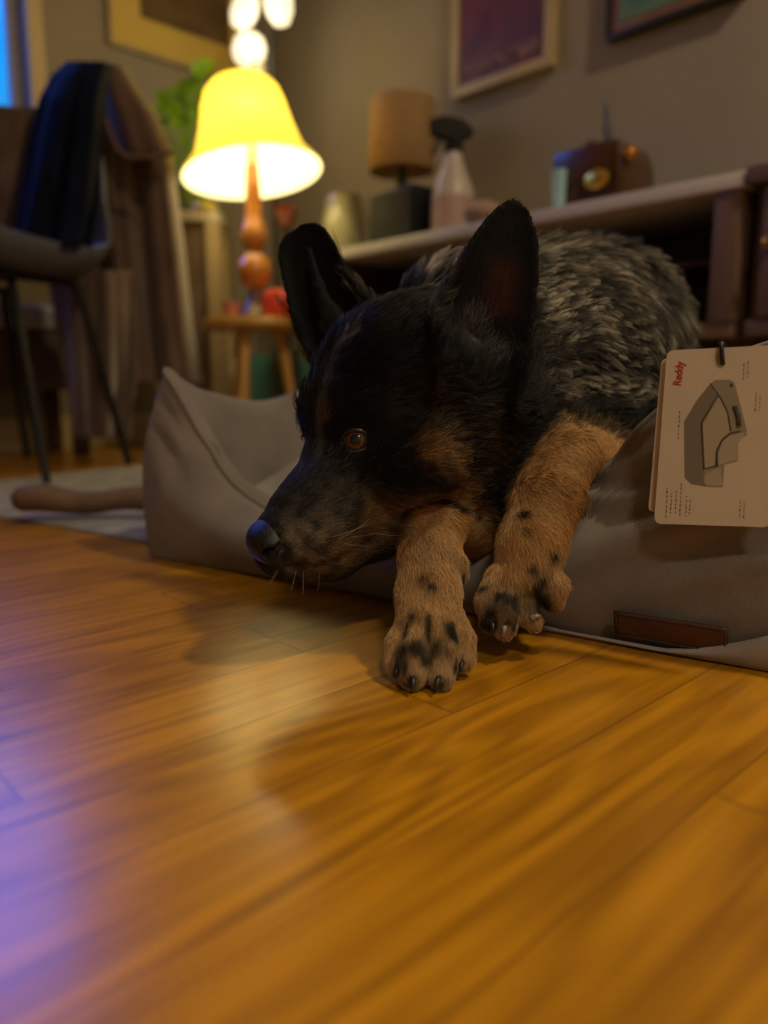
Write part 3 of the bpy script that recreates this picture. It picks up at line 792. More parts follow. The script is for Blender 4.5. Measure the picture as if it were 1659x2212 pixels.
def coat(p):
    p = np.asarray(p, float); n = len(p)
    leg, hd, tr = zones(p)
    n1 = snoise(p, 260, 11); n2 = snoise(p, 90, 12); n3 = snoise(p, 700, 13)
    c = np.tile(BLK, (n, 1))
    # torso: grizzled
    bk = np.clip((tr-.45)*3, 0, 1)*(1-np.clip((hd-.55)*4, 0, 1))
    hi = np.clip((p[:, 2]-.185)/.03, 0, 1)*np.clip(np.maximum((p[:, 0]-.118)/.02, (p[:, 2]-.292)/.02), 0, 1)
    g = (bk*hi)[:, None]
    grz = SLT+(GRY-SLT)*np.clip(.45+.45*n1, 0, 1)[:, None]
    c = c*(1-g)+grz*g*.35+BLK*g*.65
    for a, b, r, col, s, sp in PATCH:
        w = np.clip(seg_w(p, a, b, r)*1.6, 0, 1)*s; w = w*(1-sp+sp*np.clip(.5+.55*n1+.35*n3, 0, 1)); w = w[:, None]
        c = c*(1-w)+np.asarray(col)*w
    lw = np.clip((leg-.60)*7, 0, 1); lw = np.where(p[:, 1] > .80, 0, lw)
    headm = np.clip((seg_w(p, P(880, 900, .66), P(800, 1000, .64), .055)-.4)*5, 0, 1); lw = lw*(1-headm)
    # jaw overlaps wrist: keep legs tan only below jaw line
    jaw = seg_w(p, P(1010, 1030, .68), P(720, 1165, .625), .040); lw = lw*(1-np.clip((jaw-.40)*6, 0, 1))
    lc = TAN+(TAN2-TAN)*np.clip(.35+.4*n2+.25*n1, 0, 1)[:, None]
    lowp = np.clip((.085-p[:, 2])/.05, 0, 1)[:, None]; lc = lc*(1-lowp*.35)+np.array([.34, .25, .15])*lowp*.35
    lc = lc*(1-.30*np.clip(n2*.6+n1*.5-.2, 0, 1)[:, None])
    c = c*(1-lw[:, None])+lc*lw[:, None]
    for a, b in CREASE_SHADE:
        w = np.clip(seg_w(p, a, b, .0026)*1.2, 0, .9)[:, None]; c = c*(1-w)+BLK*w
    for q, r in SPOTS:
        w = np.exp(-(np.linalg.norm(p-V3(q), axis=1)/r)**2*1.2)*(.75+.25*n1); w = np.clip(w*1.5, 0, .95)[:, None]
        c = c*(1-w)+BLK*1.3*w
    # ears black outside, bare reddish skin deep in the near ear
    for k_, (a, b) in enumerate(EARS):
        w = np.clip((seg_w(p, a+(b-a)*.35, b, .05)-.45)*6, 0, 1)[:, None]; c = c*(1-w)+BLK*.9*w
    w = np.clip(seg_w(p, EAR_IN[0], EAR_IN[1], .014)*1.2, 0, 1)[:, None]; c = c*(1-w)+np.array([.030, .009, .007])*w
    # tan hairs at the ear base
    w = (np.clip(seg_w(p, EAR_IN[2], EAR_IN[3], .007)*1.1, 0, 1)*np.clip(.5+.6*n3, 0, 1))[:, None]; c = c*(1-w)+GRY*.4*w
    w = np.exp(-(np.linalg.norm(p-EYEV, axis=1)/.0135)**4)[:, None]; c = c*(1-w)+np.array([.012, .009, .008])*w
    return np.clip(c, 0, 1), leg, hd, tr
EAR_IN = [H(1085, 600), H(1082, 650), H(1012, 690), H(1028, 735)]
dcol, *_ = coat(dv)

M_coat = mat('dog_skin_and_short_coat', (.02, .02, .02), .8, spec=.12)
_nt = M_coat.node_tree; _a = _nt.nodes.new('ShaderNodeVertexColor'); _a.layer_name = 'coat'
_nt.links.new(_a.outputs[0], _nt.nodes['Principled BSDF'].inputs['Base Color'])
me = bpy.data.meshes.new('dog'); me.vertices.add(nv); me.vertices.foreach_set('co', dv.astype(np.float32).ravel())
me.loops.add(len(df)*4); me.loops.foreach_set('vertex_index', df.astype(np.int32).ravel())
me.polygons.add(len(df)); me.polygons.foreach_set('loop_start', np.arange(0, len(df)*4, 4, dtype=np.int32)); me.polygons.foreach_set('loop_total', np.full(len(df), 4, np.int32))
me.update(calc_edges=True)
ca = me.color_attributes.new('coat', 'FLOAT_COLOR', 'POINT'); ca.data.foreach_set('color', np.concatenate([dcol, np.ones((nv, 1))], 1).astype(np.float32).ravel())
dog = link('dog', me, M_coat)
tag(dog, 'black and tan cattle dog lying with its chin on its paw in the taupe bed', 'dog')
print('dog verts', nv)

# --- fur, as real strands
def build_fur(name, N, zone_fn, seg, rad, seed, clump=None):
    r = np.random.default_rng(seed)
    tri = np.concatenate([df[:, [0, 1, 2]], df[:, [0, 2, 3]]])
    a, b, c = dv[tri[:, 0]], dv[tri[:, 1]], dv[tri[:, 2]]
    area = np.linalg.norm(np.cross(b-a, c-a), axis=1)
    cen = (a+b+c)/3; nn = dn[tri[:, 0]]
    v = np.array([0, 0, CAM_H])-cen; v /= np.linalg.norm(v, axis=1, keepdims=True)
    vis = (nn*v).sum(1) > -.55
    dens = zone_fn(cen, nn)*vis*area*(1/np.maximum(.5, np.linalg.norm(cen-np.array([0, 0, CAM_H]), axis=1)))**1.2
    pick = r.choice(len(tri), N, p=dens/dens.sum())
    w = r.dirichlet((1, 1, 1), N)
    p = (a[pick]*w[:, :1]+b[pick]*w[:, 1:2]+c[pick]*w[:, 2:]); n = dn[tri[pick, 0]]
    return p, n, r
def flow(p, n):
    leg, hd, tr = zones(p)
    f = np.zeros_like(p)
    back = V3(P(1300, 760, 1.0)-P(600, 1170, .6)).astype(float); back /= np.linalg.norm(back)
    f += back*.25
    f += (hd**2)[:, None]*(-V3(HF).astype(float)+np.array([.30, .05, -.30]))*1.5
    # throat: down and back
    th = np.clip((p[:, 0]-.06)/.05, 0, 1)*np.clip((.19-p[:, 2])/.06, 0, 1)*(1-np.clip(leg*1.2-.3, 0, 1))
    f += th[:, None]*np.array([.9, .1, -.45])
    for a_, b_ in LEGSEG:
        wgt = seg_w(p, a_, b_, .028)**2; d = V3(b_-a_).astype(float); d /= np.linalg.norm(d); f += wgt[:, None]*d*4
    # torso: swirls
    u = snoise(p, 22, 31); u2 = snoise(p, 22, 32)
    K = V3(P(1285, 900, .84)).astype(float); to = K-p; to /= np.linalg.norm(to, axis=1, keepdims=True)
    lf = np.clip((.27-p[:, 0])/.10, 0, 1)[:, None]
    f += (1.6*tr*(1-np.clip(hd*1.5-.4, 0, 1)))[:, None]*(to*(1-.45*lf)+lf*np.array([.75, .1, -.05])+.42*np.stack([u, u2*.2, -.7*u2], 1))
    for k_, (a_, b_) in enumerate(EARS):
        wgt = np.clip((seg_w(p, a_+(b_-a_)*.1, b_, .055)-.3)*3, 0, 1); d = V3(b_-a_).astype(float); d /= np.linalg.norm(d); f = f*(1-wgt[:, None])+wgt[:, None]*d*2
    f -= n*(f*n).sum(1)[:, None]
    f /= np.maximum(np.linalg.norm(f, axis=1, keepdims=True), 1e-6)
    return f, leg, hd, tr
def emit(name, p, n, f, L, lift, cols_root, cols_tip, rad, seg, r, wav=0, m=None, jit=.18, clumpr=0):
    N = len(p); ts = np.linspace(0, 1, seg)
    f = f+r.normal(0, jit, p.shape); f -= n*(f*n).sum(1)[:, None]; f /= np.maximum(np.linalg.norm(f, axis=1, keepdims=True), 1e-6)
    side = np.cross(n, f)
    ph = snoise(p, 60, 41)*3
    pts = np.empty((N, seg, 3), np.float32)
    for k, t in enumerate(ts):
        hgt = lift*(t-.45*t*t)*L*1.25
        pts[:, k] = p+f*(L*t)[:, None]*np.sqrt(1-min(.9, .5*t)*0)+n*hgt[:, None]+side*(wav*L*np.sin(3.2*t+ph)*t)[:, None]
    if clumpr:
        nc = max(8, int(N/clumpr)); ci = r.choice(N, nc, replace=False); kd = kdtree.KDTree(nc)
        for i, q in enumerate(ci): kd.insert(Vector(p[q]), i)
        kd.balance(); near = np.array([ci[kd.find(Vector(q))[1]] for q in p])
        for k, t in enumerate(ts):
            if t > 0: ww = .68*t**1.2; pts[:, k] = pts[:, k]*(1-ww)+(pts[near, k]+(p-p[near])*.12)*ww
        rad = rad*(1+0*ts)
    cu = bpy.data.hair_curves.new(name); cu.add_curves([seg]*N)
    cu.position_data.foreach_set('vector', pts.ravel())
    ra = cu.attributes.get('radius') or cu.attributes.new('radius', 'FLOAT', 'POINT')
    ra.data.foreach_set('value', (np.tile((rad*(1-.75*ts**1.5)).astype(np.float32), N)))
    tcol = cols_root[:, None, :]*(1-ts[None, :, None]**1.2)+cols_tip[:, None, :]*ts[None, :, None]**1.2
    at = cu.attributes.new('strand', 'FLOAT_COLOR', 'POINT')
    at.data.foreach_set('color', np.concatenate([tcol, np.ones((N, seg, 1))], 2).astype(np.float32).ravel())
    o = bpy.data.objects.new(name, cu); COL.objects.link(o); cu.materials.append(m); o.parent = dog
    return o
M_fur = mat('dog_fur', (.1, .1, .1), .45, spec=.22)
_nt = M_fur.node_tree; _a = _nt.nodes.new('ShaderNodeAttribute'); _a.attribute_name = 'strand'
_nt.links.new(_a.outputs['Color'], _nt.nodes['Principled BSDF'].inputs['Base Color'])

def eye_free(p): return (np.linalg.norm(p-EYEV, axis=1) > .0135) & (np.linalg.norm(p-NOSEV, axis=1) > .0185)
NOSEV = V3(P(570, 1172, .583)).astype(float)
# short coat: head, legs, ears
def z_short(c, n):
    leg, hd, tr = zones(c)
    s = np.clip(hd*1.6, 0, 1)+np.clip(leg*1.5-.4, 0, 1)*1.5+.15
    return s*(c[:, 1] < .95)
p, n, r = build_fur('short', 150000, z_short, 4, .0001, 5)
ok = eye_free(p); p, n = p[ok], n[ok]
f, leg, hd, tr = flow(p, n)
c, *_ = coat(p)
near_nose = np.clip(np.linalg.norm(p-NOSEV, axis=1)/.10, .3, 1)
L = (.0085*near_nose+.006*np.clip(tr*1.2-.2, 0, 1))*r.uniform(.6, 1.25, len(p)); L = np.where(leg > .7, .0070*r.uniform(.6, 1.3, len(p)), L); L = np.where((leg > .7) & (p[:, 2] < .06), L*.62, L)
earw = np.maximum(*[seg_w(p, a_+(b_-a_)*.25, b_, .05) for a_, b_ in EARS]); L = np.where(earw > .6, L*.42, L)
br = r.uniform(.55, 1.55, len(p))[:, None]; lum = c.mean(1, keepdims=True)
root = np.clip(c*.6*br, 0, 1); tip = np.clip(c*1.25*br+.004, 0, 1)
# some light guard hairs among the black ones on the muzzle and cheek
sp = (r.random(len(p)) < .12*np.clip(hd*2-.6, 0, 1)*(p[:, 2] < .17)) & (leg < .75); tip[sp] = GRY*r.uniform(.2, .9, (sp.sum(), 1)); root[sp] = GRY*.1
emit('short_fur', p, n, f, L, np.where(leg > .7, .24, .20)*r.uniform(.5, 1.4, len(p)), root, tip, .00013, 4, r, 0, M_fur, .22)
# long coat: back, neck, chest
def z_long(c, n):
    leg, hd, tr = zones(c)
    earw = np.maximum(*[seg_w(c, a_+(b_-a_)*.2, b_, .06) for a_, b_ in EARS])
    s = np.clip(tr*1.5-.2, 0, 1)*(1-np.clip(hd*1.6-.55, 0, 1))*(1-np.clip(earw*1.5-.3, 0, 1))*(1-np.clip((leg-.6)*5, 0, 1))
    return s+1e-5
p, n, r = build_fur('long', 120000, z_long, 7, .0002, 6)
ok = z_long(p, n) > .1; p, n = p[ok], n[ok]
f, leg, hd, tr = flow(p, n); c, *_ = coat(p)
L = (.020+.020*np.clip((p[:, 1]-.74)/.1, 0, 1)-.006*np.clip((.2-p[:, 2])/.05, 0, 1))*r.uniform(.6, 1.15, len(p))
br = r.uniform(.5, 1.5, len(p))[:, None]
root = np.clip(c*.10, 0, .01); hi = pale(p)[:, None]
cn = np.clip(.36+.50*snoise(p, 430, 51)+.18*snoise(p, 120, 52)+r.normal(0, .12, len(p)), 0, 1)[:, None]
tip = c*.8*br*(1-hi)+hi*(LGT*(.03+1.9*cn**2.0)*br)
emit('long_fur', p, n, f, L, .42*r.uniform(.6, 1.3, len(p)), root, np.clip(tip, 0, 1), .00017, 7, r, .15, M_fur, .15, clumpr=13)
# tufts inside the near ear
q = []; nn_ = []
for _ in range(260):
    t = r.random(); a = EAR_IN[2]; b = EAR_IN[3]; x = Vector(a)*(1-t)+Vector(b)*t
    q.append(V3(x)+r.normal(0, .0045, 3)*np.array([1, .2, 1])); nn_.append((-.1, -.8, .3))
for _ in range(140):
    x = H(1070+r.normal(0, 16), 770+r.normal(0, 14)); q.append(V3(x)); nn_.append((.1, -.8, .3))
q = np.array(q, float); nn_ = np.array(nn_, float); nn_ /= np.linalg.norm(nn_, axis=1, keepdims=True)
ff = np.tile(np.array([.35, -.15, .9]), (len(q), 1)); cc = GRY*r.uniform(.05, .7, (len(q), 1))
emit('ear_tuft', q, nn_, ff, .016*r.uniform(.5, 1.2, len(q)), .3*np.ones(len(q)), cc*.4, cc, .00016, 6, r, .15, M_fur, .3)
# whiskers
wh = [((728, 1166), (.022, -.012, .001)), ((735, 1172), (.020, -.012, -.006)), ((716, 1160), (.026, -.008, .004)), ((756, 1160), (.020, -.010, -.002)), ((790, 1150), (.022, -.010, -.004)),
      ((655, 1232), (.001, -.004, -.016)), ((640, 1230), (-.004, -.004, -.014)), ((604, 1228), (-.006, -.003, -.010)), ((600, 1226), (-.004, -.004, -.009)), ((690, 1235), (.004, -.004, -.013))]
wp = np.array([V3(H(*a)) for a, _ in wh], float); wd = np.array([b for _, b in wh], float); wl = np.linalg.norm(wd, axis=1)
wn = FD.grad(wp)
cu_c = np.tile(np.array([.55, .5, .45]), (len(wp), 1))
emit('whisker', wp, wn, wd/wl[:, None], wl*1.15, .45*np.ones(len(wp)), cu_c*.5, cu_c, .00012, 8, r, .0, M_fur, .02)

# --- eye
def orb(name, c, rad, m, parent, sc=(1, 1, 1), R=None, seg=40):
    bm = bmesh.new(); bmesh.ops.create_uvsphere(bm, u_segments=seg, v_segments=seg//2, radius=rad)
    M = Matrix.Translation(c) @ (R.to_4x4() if R is not None else Matrix.Identity(4)) @ Matrix.Diagonal((*sc, 1))
    bmesh.ops.transform(bm, matrix=M, verts=bm.verts); return from_bm(name, bm, m, parent)
M_eye = bpy.data.materials.new('dog_eye'); M_eye.use_nodes = True
def eye_mat(m, c, look):
    nt = m.node_tree; N = nt.nodes; L = nt.links; b = N['Principled BSDF']
    tc = N.new('ShaderNodeTexCoord'); vm = N.new('ShaderNodeVectorMath'); vm.operation = 'DISTANCE'
    ic = c+look*ER; vm.inputs[1].default_value = ic; L.new(tc.outputs['Object'], vm.inputs[0])
    cr = N.new('ShaderNodeValToRGB'); e = cr.color_ramp.elements
    e[0].position = 0; e[0].color = (.002, .002, .002, 1); e[1].position = .52; e[1].color = (.002, .002, .002, 1)
    for ps, cl in ((.58, (.05, .014, .005)), (.72, (.115, .036, .011)), (.86, (.04, .012, .006)), (.92, (.008, .004, .003)), (1.0, (.05, .035, .03))):
        x = e.new(ps); x.color = (*cl, 1)
    mr = N.new('ShaderNodeMapRange'); mr.inputs['From Max'].default_value = .0085; L.new(vm.outputs['Value'], mr.inputs[0])
    L.new(mr.outputs[0], cr.inputs[0]); L.new(cr.outputs[0], b.inputs['Base Color'])
    b.inputs['Roughness'].default_value = .5; b.inputs['Specular IOR Level'].default_value = .1; b.inputs['Coat Weight'].default_value = 1; b.inputs['Coat Roughness'].default_value = .015
look = (VIEW*.8+Vector((-.10, -.1, .12))+EN*.15).normalized()
eye_mat(M_eye, EC, look)
orb('eye', EC, ER, M_eye, dog)
M_lid = mat('dog_eyelid', (.012, .008, .007), .35, spec=.5)
uL = (P(800, 950, EH.y)-P(740, 953, EH.y)).normalized(); uL = (uL-ED*uL.dot(ED)).normalized(); vL = ED.cross(uL)
if vL.z < 0: vL = -vL
for sgn, nm in ((1, 'upper_eyelid'), (-1, 'lower_eyelid')):
    pts = []
    for i in range(15):
        a = math.pi*i/14; x = -math.cos(a)*.0118; y = sgn*math.sin(a)*(.0082 if sgn > 0 else .0090)
        dd = math.sqrt(max(0, (ER+.0006)**2-x*x-y*y)); pts.append(EC+uL*x+vL*y+ED*dd)
    tube_obj(nm, pts, [.0012+.0010*math.sin(math.pi*i/14) for i in range(15)], M_lid, dog, 8)
# --- nose leather
M_nose = noisy('dog_nose_leather', (.006, .006, .007), (.012, .011, .012), 300, .36, bump=.8, bscale=700, bdist=.0008, spec=.3)
NF = Field((NOSEV-.04).tolist(), (NOSEV+.04).tolist(), .0011)
NC = P(578, 1174, .584)
NF.ell(NC, (HF, HL, HU), (.0150, .0180, .0152), .006)
NF.ell(P(573, 1148, .590), (HF, HL, HU), (.0115, .0155, .0085), .010)
NF.ell(P(597, 1188, .576), (HF, HL, HU), (.0110, .0095, .0110), .008)
NF.ell(P(582, 1194, .5685), (HF, HL, HU), (.0056, .0056, .0044), .003, cut=True)
NF.ell(P(599, 1186, .5670), (HF, HL, HU), (.0080, .0040, .0022), .002, cut=True)
nvv, nff = NF.mesh(); pyd('nose', nvv, nff, M_nose, dog)
# --- claws
M_claw = mat('dog_claw_dark', (.02, .018, .017), .3); M_claw2 = mat('dog_claw_pale', (.20, .155, .11), .35)
def claw(a, b, m, rr=.0026):
    a, b = P(*a), P(*b); mid = (a+b)/2+Vector((0, -.001, .0015)); tube_obj('claw', smooth_path([a, mid, b], 4), [rr*(1-.7*(i/8)**1.3) for i in range(9)], m, dog, 8)
claw((858, 1440, .541), (855, 1462, .533), M_claw); claw((892, 1464, .524), (893, 1486, .516), M_claw); claw((948, 1464, .524), (942, 1487, .516), M_claw); claw((997, 1430, .545), (996, 1452, .538), M_claw)
claw((996, 1238, .601), (1001, 1262, .598), M_claw, .003); claw((1063, 1348, .587), (1066, 1368, .583), M_claw); claw((1090, 1356, .581), (1086, 1376, .578), M_claw2)
claw((1150, 1336, .586), (1168, 1332, .586), M_claw2, .0028); claw((1160, 1265, .598), (1150, 1292, .596), M_claw, .0034)
# ================================================================== THE ROOM'S THINGS
def bx(name, s0, s1, t0, t1, z0, z1, m, parent=None, bevel=.003):
    return box_obj(name, RL((s0+s1)/2, (t0+t1)/2, (z0+z1)/2), (abs(s1-s0), abs(t1-t0), abs(z1-z0)), m, parent, bevel)
M_dkwood = noisy('dark_walnut', (.030, .014, .009), (.055, .026, .016), 6, .45, (1, 8, 8), bump=.1)
M_brwood = noisy('brown_wood', (.115, .070, .050), (.15, .092, .066), 5, .5, (1, 1, .15), bump=.1)
M_whitetop = noisy('pale_laminate', (.52, .49, .50), (.56, .53, .54), 8, .35)
M_black = mat('matt_black', (.008, .008, .009), .5, spec=.25)
M_blackgloss = mat('gloss_black', (.012, .01, .01), .15)
M_white = mat('white_plastic', (.62, .58, .55), .4)
sN, _ = on_t(1610, 366, CON_T); sF, _ = on_t(700, 550, CON_T)
ZB = .335
def build_console():
    c = empty('tv_console', RL((sN+sF)/2, .22, 0)); tag(c, 'long dark open media console with a pale top edge against the grey wall', 'console')
    bx('top_panel', sF, sN, .01, CON_T, CON_Z-.028, CON_Z, M_whitetop, c)
    bx('bottom_panel', sF+.01, sN-.01, .02, CON_T-.01, ZB-.03, ZB, M_brwood, c)
    bx('back_panel', sF+.02, sN-.02, .02, .035, ZB, CON_Z-.028, M_dkwood, c, 0)
    bx('side_panel', sF+.006, sF+.03, .02, CON_T-.012, ZB, CON_Z-.028, M_dkwood, c)
    bx('side_panel', sN-.055, sN-.006, .02, CON_T-.006, ZB, CON_Z-.028, M_brwood, c)
    bx('shelf', sF+.03, sN-.055, .036, CON_T-.1, .455, .467, M_dkwood, c, .001)
    bx('divider', (sF+sN)/2-.01, (sF+sN)/2+.01, .036, CON_T-.09, ZB, CON_Z-.028, M_dkwood, c, .001)
    for s in (sF+.06, sN-.08):
        for t in (.06, CON_T-.06): bx('leg', s-.02, s+.02, t-.02, t+.02, 0, ZB-.03, M_dkwood, c)
build_console()
def build_cabinet():
    c = empty('side_cabinet', RL(sN+.3, .22, 0)); tag(c, 'brown wooden cabinet with a brass knob at the right end of the media console', 'cabinet')
    s0, s1 = sN+.004, sN+.56
    bx('top_panel', s0, s1, .01, CON_T+.005, CON_Z-.026, CON_Z+.004, M_brwood, c)
    bx('body', s0+.012, s1-.012, .02, CON_T-.03, ZB-.03, CON_Z-.027, M_brwood, c)
    d = bx('door', s0+.03, s1-.02, CON_T-.0295, CON_T-.008, ZB+.005, CON_Z-.032, M_brwood, c)
    sk, zk = on_t(1614, 530, CON_T); 
    lathe_obj('knob', [(0, 0), (.005, 0), (.005, .010), (.012, .016), (.012, .022), (.006, .027), (0, .028)], RL(s0+.052, CON_T-.008, zk), mat('brass', (.5, .28, .08), .3, 1), d, 20, ROOM.to_3x3() @ Matrix.Rotation(math.radians(90), 3, 'X'))
    bx('bottom_rail', s0+.01, s1-.01, CON_T-.0295, CON_T-.012, ZB-.03, ZB, M_brwood, c)
    for s in (s0+.04, s1-.05):
        for t in (.06, CON_T-.06): bx('leg', s-.02, s+.02, t-.02, t+.02, 0, ZB-.03, M_dkwood, c)
build_cabinet()
def on_top(px, t, z=CON_Z):   # point on console top under image column px at depth t
    r = ray(px, 420); r = Vector((r.x, r.y, 0)); k = (t-(Vector((0, 0, 0))-CORNER).dot(E2))/r.dot(E2); p = r*k; p.z = z; return p
def pxs(p, n_px, y=1.0):     # metres for n pixels at the distance of p
    return n_px*math.sqrt(p.x**2+p.y**2)*math.cos(math.atan2(p.x, p.y))/FPX
ztop = CON_Z+.0005
def z_at(px, py, p):
    r = ray(px, py); k = p.y/r.y; return CAM_H+r.z*k
# spray bottle
def spray():
    p = on_top(978, .30, ztop); zt = z_at(978, 262, p); h = zt-p.z
    c = empty('spray_bottle', p); tag(c, 'white spray bottle with a black trigger head standing on the media console', 'spray bottle')
    w = pxs(p, 44)
    M_sb = noisy('spray_plastic', (.50, .44, .40), (.54, .48, .44), 6, .35)
    bm = bmesh.new(); bm_lathe(bm, [(0, 0), (w*.9, 0), (w, h*.03), (w, h*.36), (w*.86, h*.46), (w*.55, h*.60), (w*.40, h*.70), (w*.38, h*.74), (0, h*.74)], Matrix.Translation(p), 36)
    from_bm('bottle', bm, M_sb, c, True, None, 40)
    lathe_obj('collar', [(0, h*.738), (w*.46, h*.738), (w*.46, h*.80), (w*.3, h*.82), (0, h*.82)], p, M_black, c, 24)
    L = E2*0+Vector((-1, 0, 0))
    bm = bmesh.new()
    prof = [(-.9, .80), (-.9, .86), (-1.45, .90), (-1.5, 1.0), (-.6, 1.03), (.5, 1.0), (1.15, .93), (1.2, .88), (.5, .84), (.42, .80)]
    f = []
    for yy in (-.36, .36): f.append([bm.verts.new(p+Vector((a*w*.75, yy*w, b*h))) for a, b in prof[1:]])
    bm.faces.new(f[0]); bm.faces.new(f[1][::-1])
    for i in range(len(f[0])): bm.faces.new((f[0][i], f[0][(i+1) % len(f[0])], f[1][(i+1) % len(f[0])], f[1][i]))
    bmesh.ops.recalc_face_normals(bm, faces=bm.faces); bmesh.ops.bevel(bm, geom=list(bm.edges), offset=.003, segments=2, affect='EDGES')
    from_bm('spray_head', bm, M_black, c, True, None, 40)
    tube_obj('trigger', smooth_path([p+Vector((-.55*w, 0, .87*h)), p+Vector((-.75*w, 0, .80*h)), p+Vector((-.95*w, 0, .72*h))], 4), .005, M_black, c, 8)
    bm = bmesh.new(); bm_lathe(bm, [(w*1.01, h*.06), (w*1.012, h*.07), (w*1.012, h*.33), (w*1.01, h*.34)], Matrix.Translation(p), 36)
    from_bm('paper_label', bm, noisy('bottle_label', (.40, .26, .22), (.46, .34, .30), 20, .6), c)
    return p, w
spray()
# tan drum basket on a green pot
def drum():
    p = on_top(868, .20, ztop); r = pxs(p, 68); zb, zt = z_at(868, 372, p), z_at(868, 218, p)
    c = empty('table_lamp', p); tag(c, 'unlit lamp with a tan drum shade on the far end of the console', 'lamp')
    z0 = p.z
    lathe_obj('lamp_base', [(0, z0), (r*.62, z0), (r*.66, z0+.01), (r*.5, z0+(zb-z0)*.30), (r*.30, z0+(zb-z0)*.62), (r*.16, z0+(zb-z0)*.9), (r*.12, zb+.02), (0, zb+.02)], (p.x, p.y, 0), noisy('green_glaze', (.02, .035, .015), (.05, .07, .03), 10, .25), c)
    lathe_obj('lamp_shade', [(r*.97, zb), (r, zb+.004), (r*.98, zt-.004), (r*.95, zt), (r*.93, zt-.006), (r*.955, zb+.006), (r*.97, zb)], (p.x, p.y, 0), noisy('tan_linen', (.33, .20, .085), (.40, .25, .11), 30, .8, (1, 1, 6)), c)
    bm = bmesh.new(); 
    for k in range(3):
        a = k*2.094; bm_tube(bm, [Vector((p.x, p.y, zt-.012)), Vector((p.x+r*.94*math.cos(a), p.y+r*.94*math.sin(a), zt-.012))], .0016, 6)
    from_bm('shade_ring', bm, M_black, c)
    lathe_obj('finial', [(0, zt-.02), (.006, zt-.018), (.012, zt+.006), (.004, zt+.014), (0, zt+.016)], (p.x, p.y, 0), M_black, c, 16)
drum()
def misc_console():
    # dark speaker box under the lamp shade
    p = on_top(868, .335, ztop); h = z_at(868, 412, p)-p.z; w = pxs(p, 130)
    c = empty('black_speaker', p); tag(c, 'small black box speaker on the console left of the spray bottle', 'speaker')
    box_obj('cabinet', p+Vector((0, 0, h/2)), (w, .09, h), M_black, c, .008)
    box_obj('speaker_grille', p+Vector((0, 0, h/2))+E2*.0462, (w*.9, .003, h*.86), noisy('grille_cloth', (.02, .02, .018), (.035, .035, .03), 300, .9), c, .001)
    # round pale glass bowl
    p = on_top(742, .22, ztop); r = pxs(p, 44); h = z_at(742, 425, p)-p.z
    c = lathe_obj('glass_bowl', [(0, p.z), (r*.55, p.z), (r*.9, p.z+h*.3), (r, p.z+h*.6), (r*.86, p.z+h*.92), (r*.8, p.z+h), (r*.77, p.z+h), (r*.83, p.z+h*.9), (r*.95, p.z+h*.6), (r*.85, p.z+h*.32), (r*.5, p.z+.006), (0, p.z+.006)], (p.x, p.y, 0), noisy('pale_green_glaze', (.30, .29, .17), (.40, .38, .24), 5, .18, coat=.5))
    tag(c, 'pale glazed round bowl at the far left end of the media console', 'bowl')
    # pinkish round pincushion beside bottle
    p = on_top(1045, .36, ztop); r = pxs(p, 42)
    bm = bmesh.new(); bmesh.ops.create_uvsphere(bm, u_segments=32, v_segments=16, radius=r); bmesh.ops.transform(bm, matrix=Matrix.Translation(p+Vector((0, 0, r*.62))) @ Matrix.Diagonal((1, 1, .62, 1)), verts=bm.verts)
    o = from_bm('folded_cloth', bm, noisy('beige_cloth', (.28, .19, .14), (.36, .25, .19), 12, .9, bump=.6, bscale=20, bdist=.01)); tag(o, 'small beige bundled cloth on the console just right of the spray bottle', 'cloth')
    # soundbar behind
    s0 = st(on_top(1015, .09))[0]; s1 = st(on_top(1230, .09))[0]
    o = bx('soundbar', s0, s1, .06, .14, ztop, ztop+.055, M_black, None, .01); tag(o, 'low black soundbar against the wall on the console', 'soundbar')
    s0 = st(on_top(1470, .12))[0]; s1 = min(st(on_top(1655, .12))[0], sN-.01)
    # dark folded clothes at right
    def heap(name, s0, s1, t0, t1, z0, h, m, seed, label, cat):
        nx, ny = 50, 24; V = []; F = []; r = random.Random(seed); ph = [r.uniform(0, 6) for _ in range(6)]
        for j in range(ny+1):
            for i in range(nx+1):
                u = i/nx; v = j/ny; e = (math.sin(math.pi*u)**.35)*(math.sin(math.pi*v)**.4) if 0 < i < nx and 0 < j < ny else 0
                z = z0+h*e*(.72+.18*math.sin(7*u+ph[0]+3*v)+.12*math.sin(15*u-5*v+ph[1])); p = RL(s0+(s1-s0)*u, t0+(t1-t0)*v, z); V.append(p)
        n1 = len(V)
        for j in range(ny+1):
            for i in range(nx+1): V.append(RL(s0+(s1-s0)*i/nx, t0+(t1-t0)*j/ny, z0))
        for j in range(ny):
            for i in range(nx): k = j*(nx+1)+i; F.append((k, k+nx+1, k+nx+2, k+1)); F.append((n1+k, n1+k+1, n1+k+nx+2, n1+k+nx+1))
        o = pyd(name, V, F, m); tag(o, label, cat); return o
    heap('folded_cloth', s0, s1, .05, .22, ztop, .062, M_black, 4, 'long black cloth heap lying on the right end of the console', 'cloth')
    s2 = sN+.02; heap('folded_cloth', s2, s2+.42, .05, .30, CON_Z+.0045, .075, M_black, 9, 'black cloth heap lying on top of the brown cabinet', 'cloth')
    # brown leather case: bag with flap, yellow reflection disc and strap
    a = on_top(1300, .27, ztop); w = pxs(a, 215)*.8; h = z_at(1300, 318, a)-a.z
    c = empty('leather_case', a); tag(c, 'glossy brown leather camera case with a yellow glint disc near the right end of the console', 'case')
    M_case = noisy('case_leather', (.050, .020, .008), (.085, .034, .012), 9, .28, bump=.15, bscale=60, coat=.4)
    bm = bmesh.new(); Rm = ROOM.to_3x3()
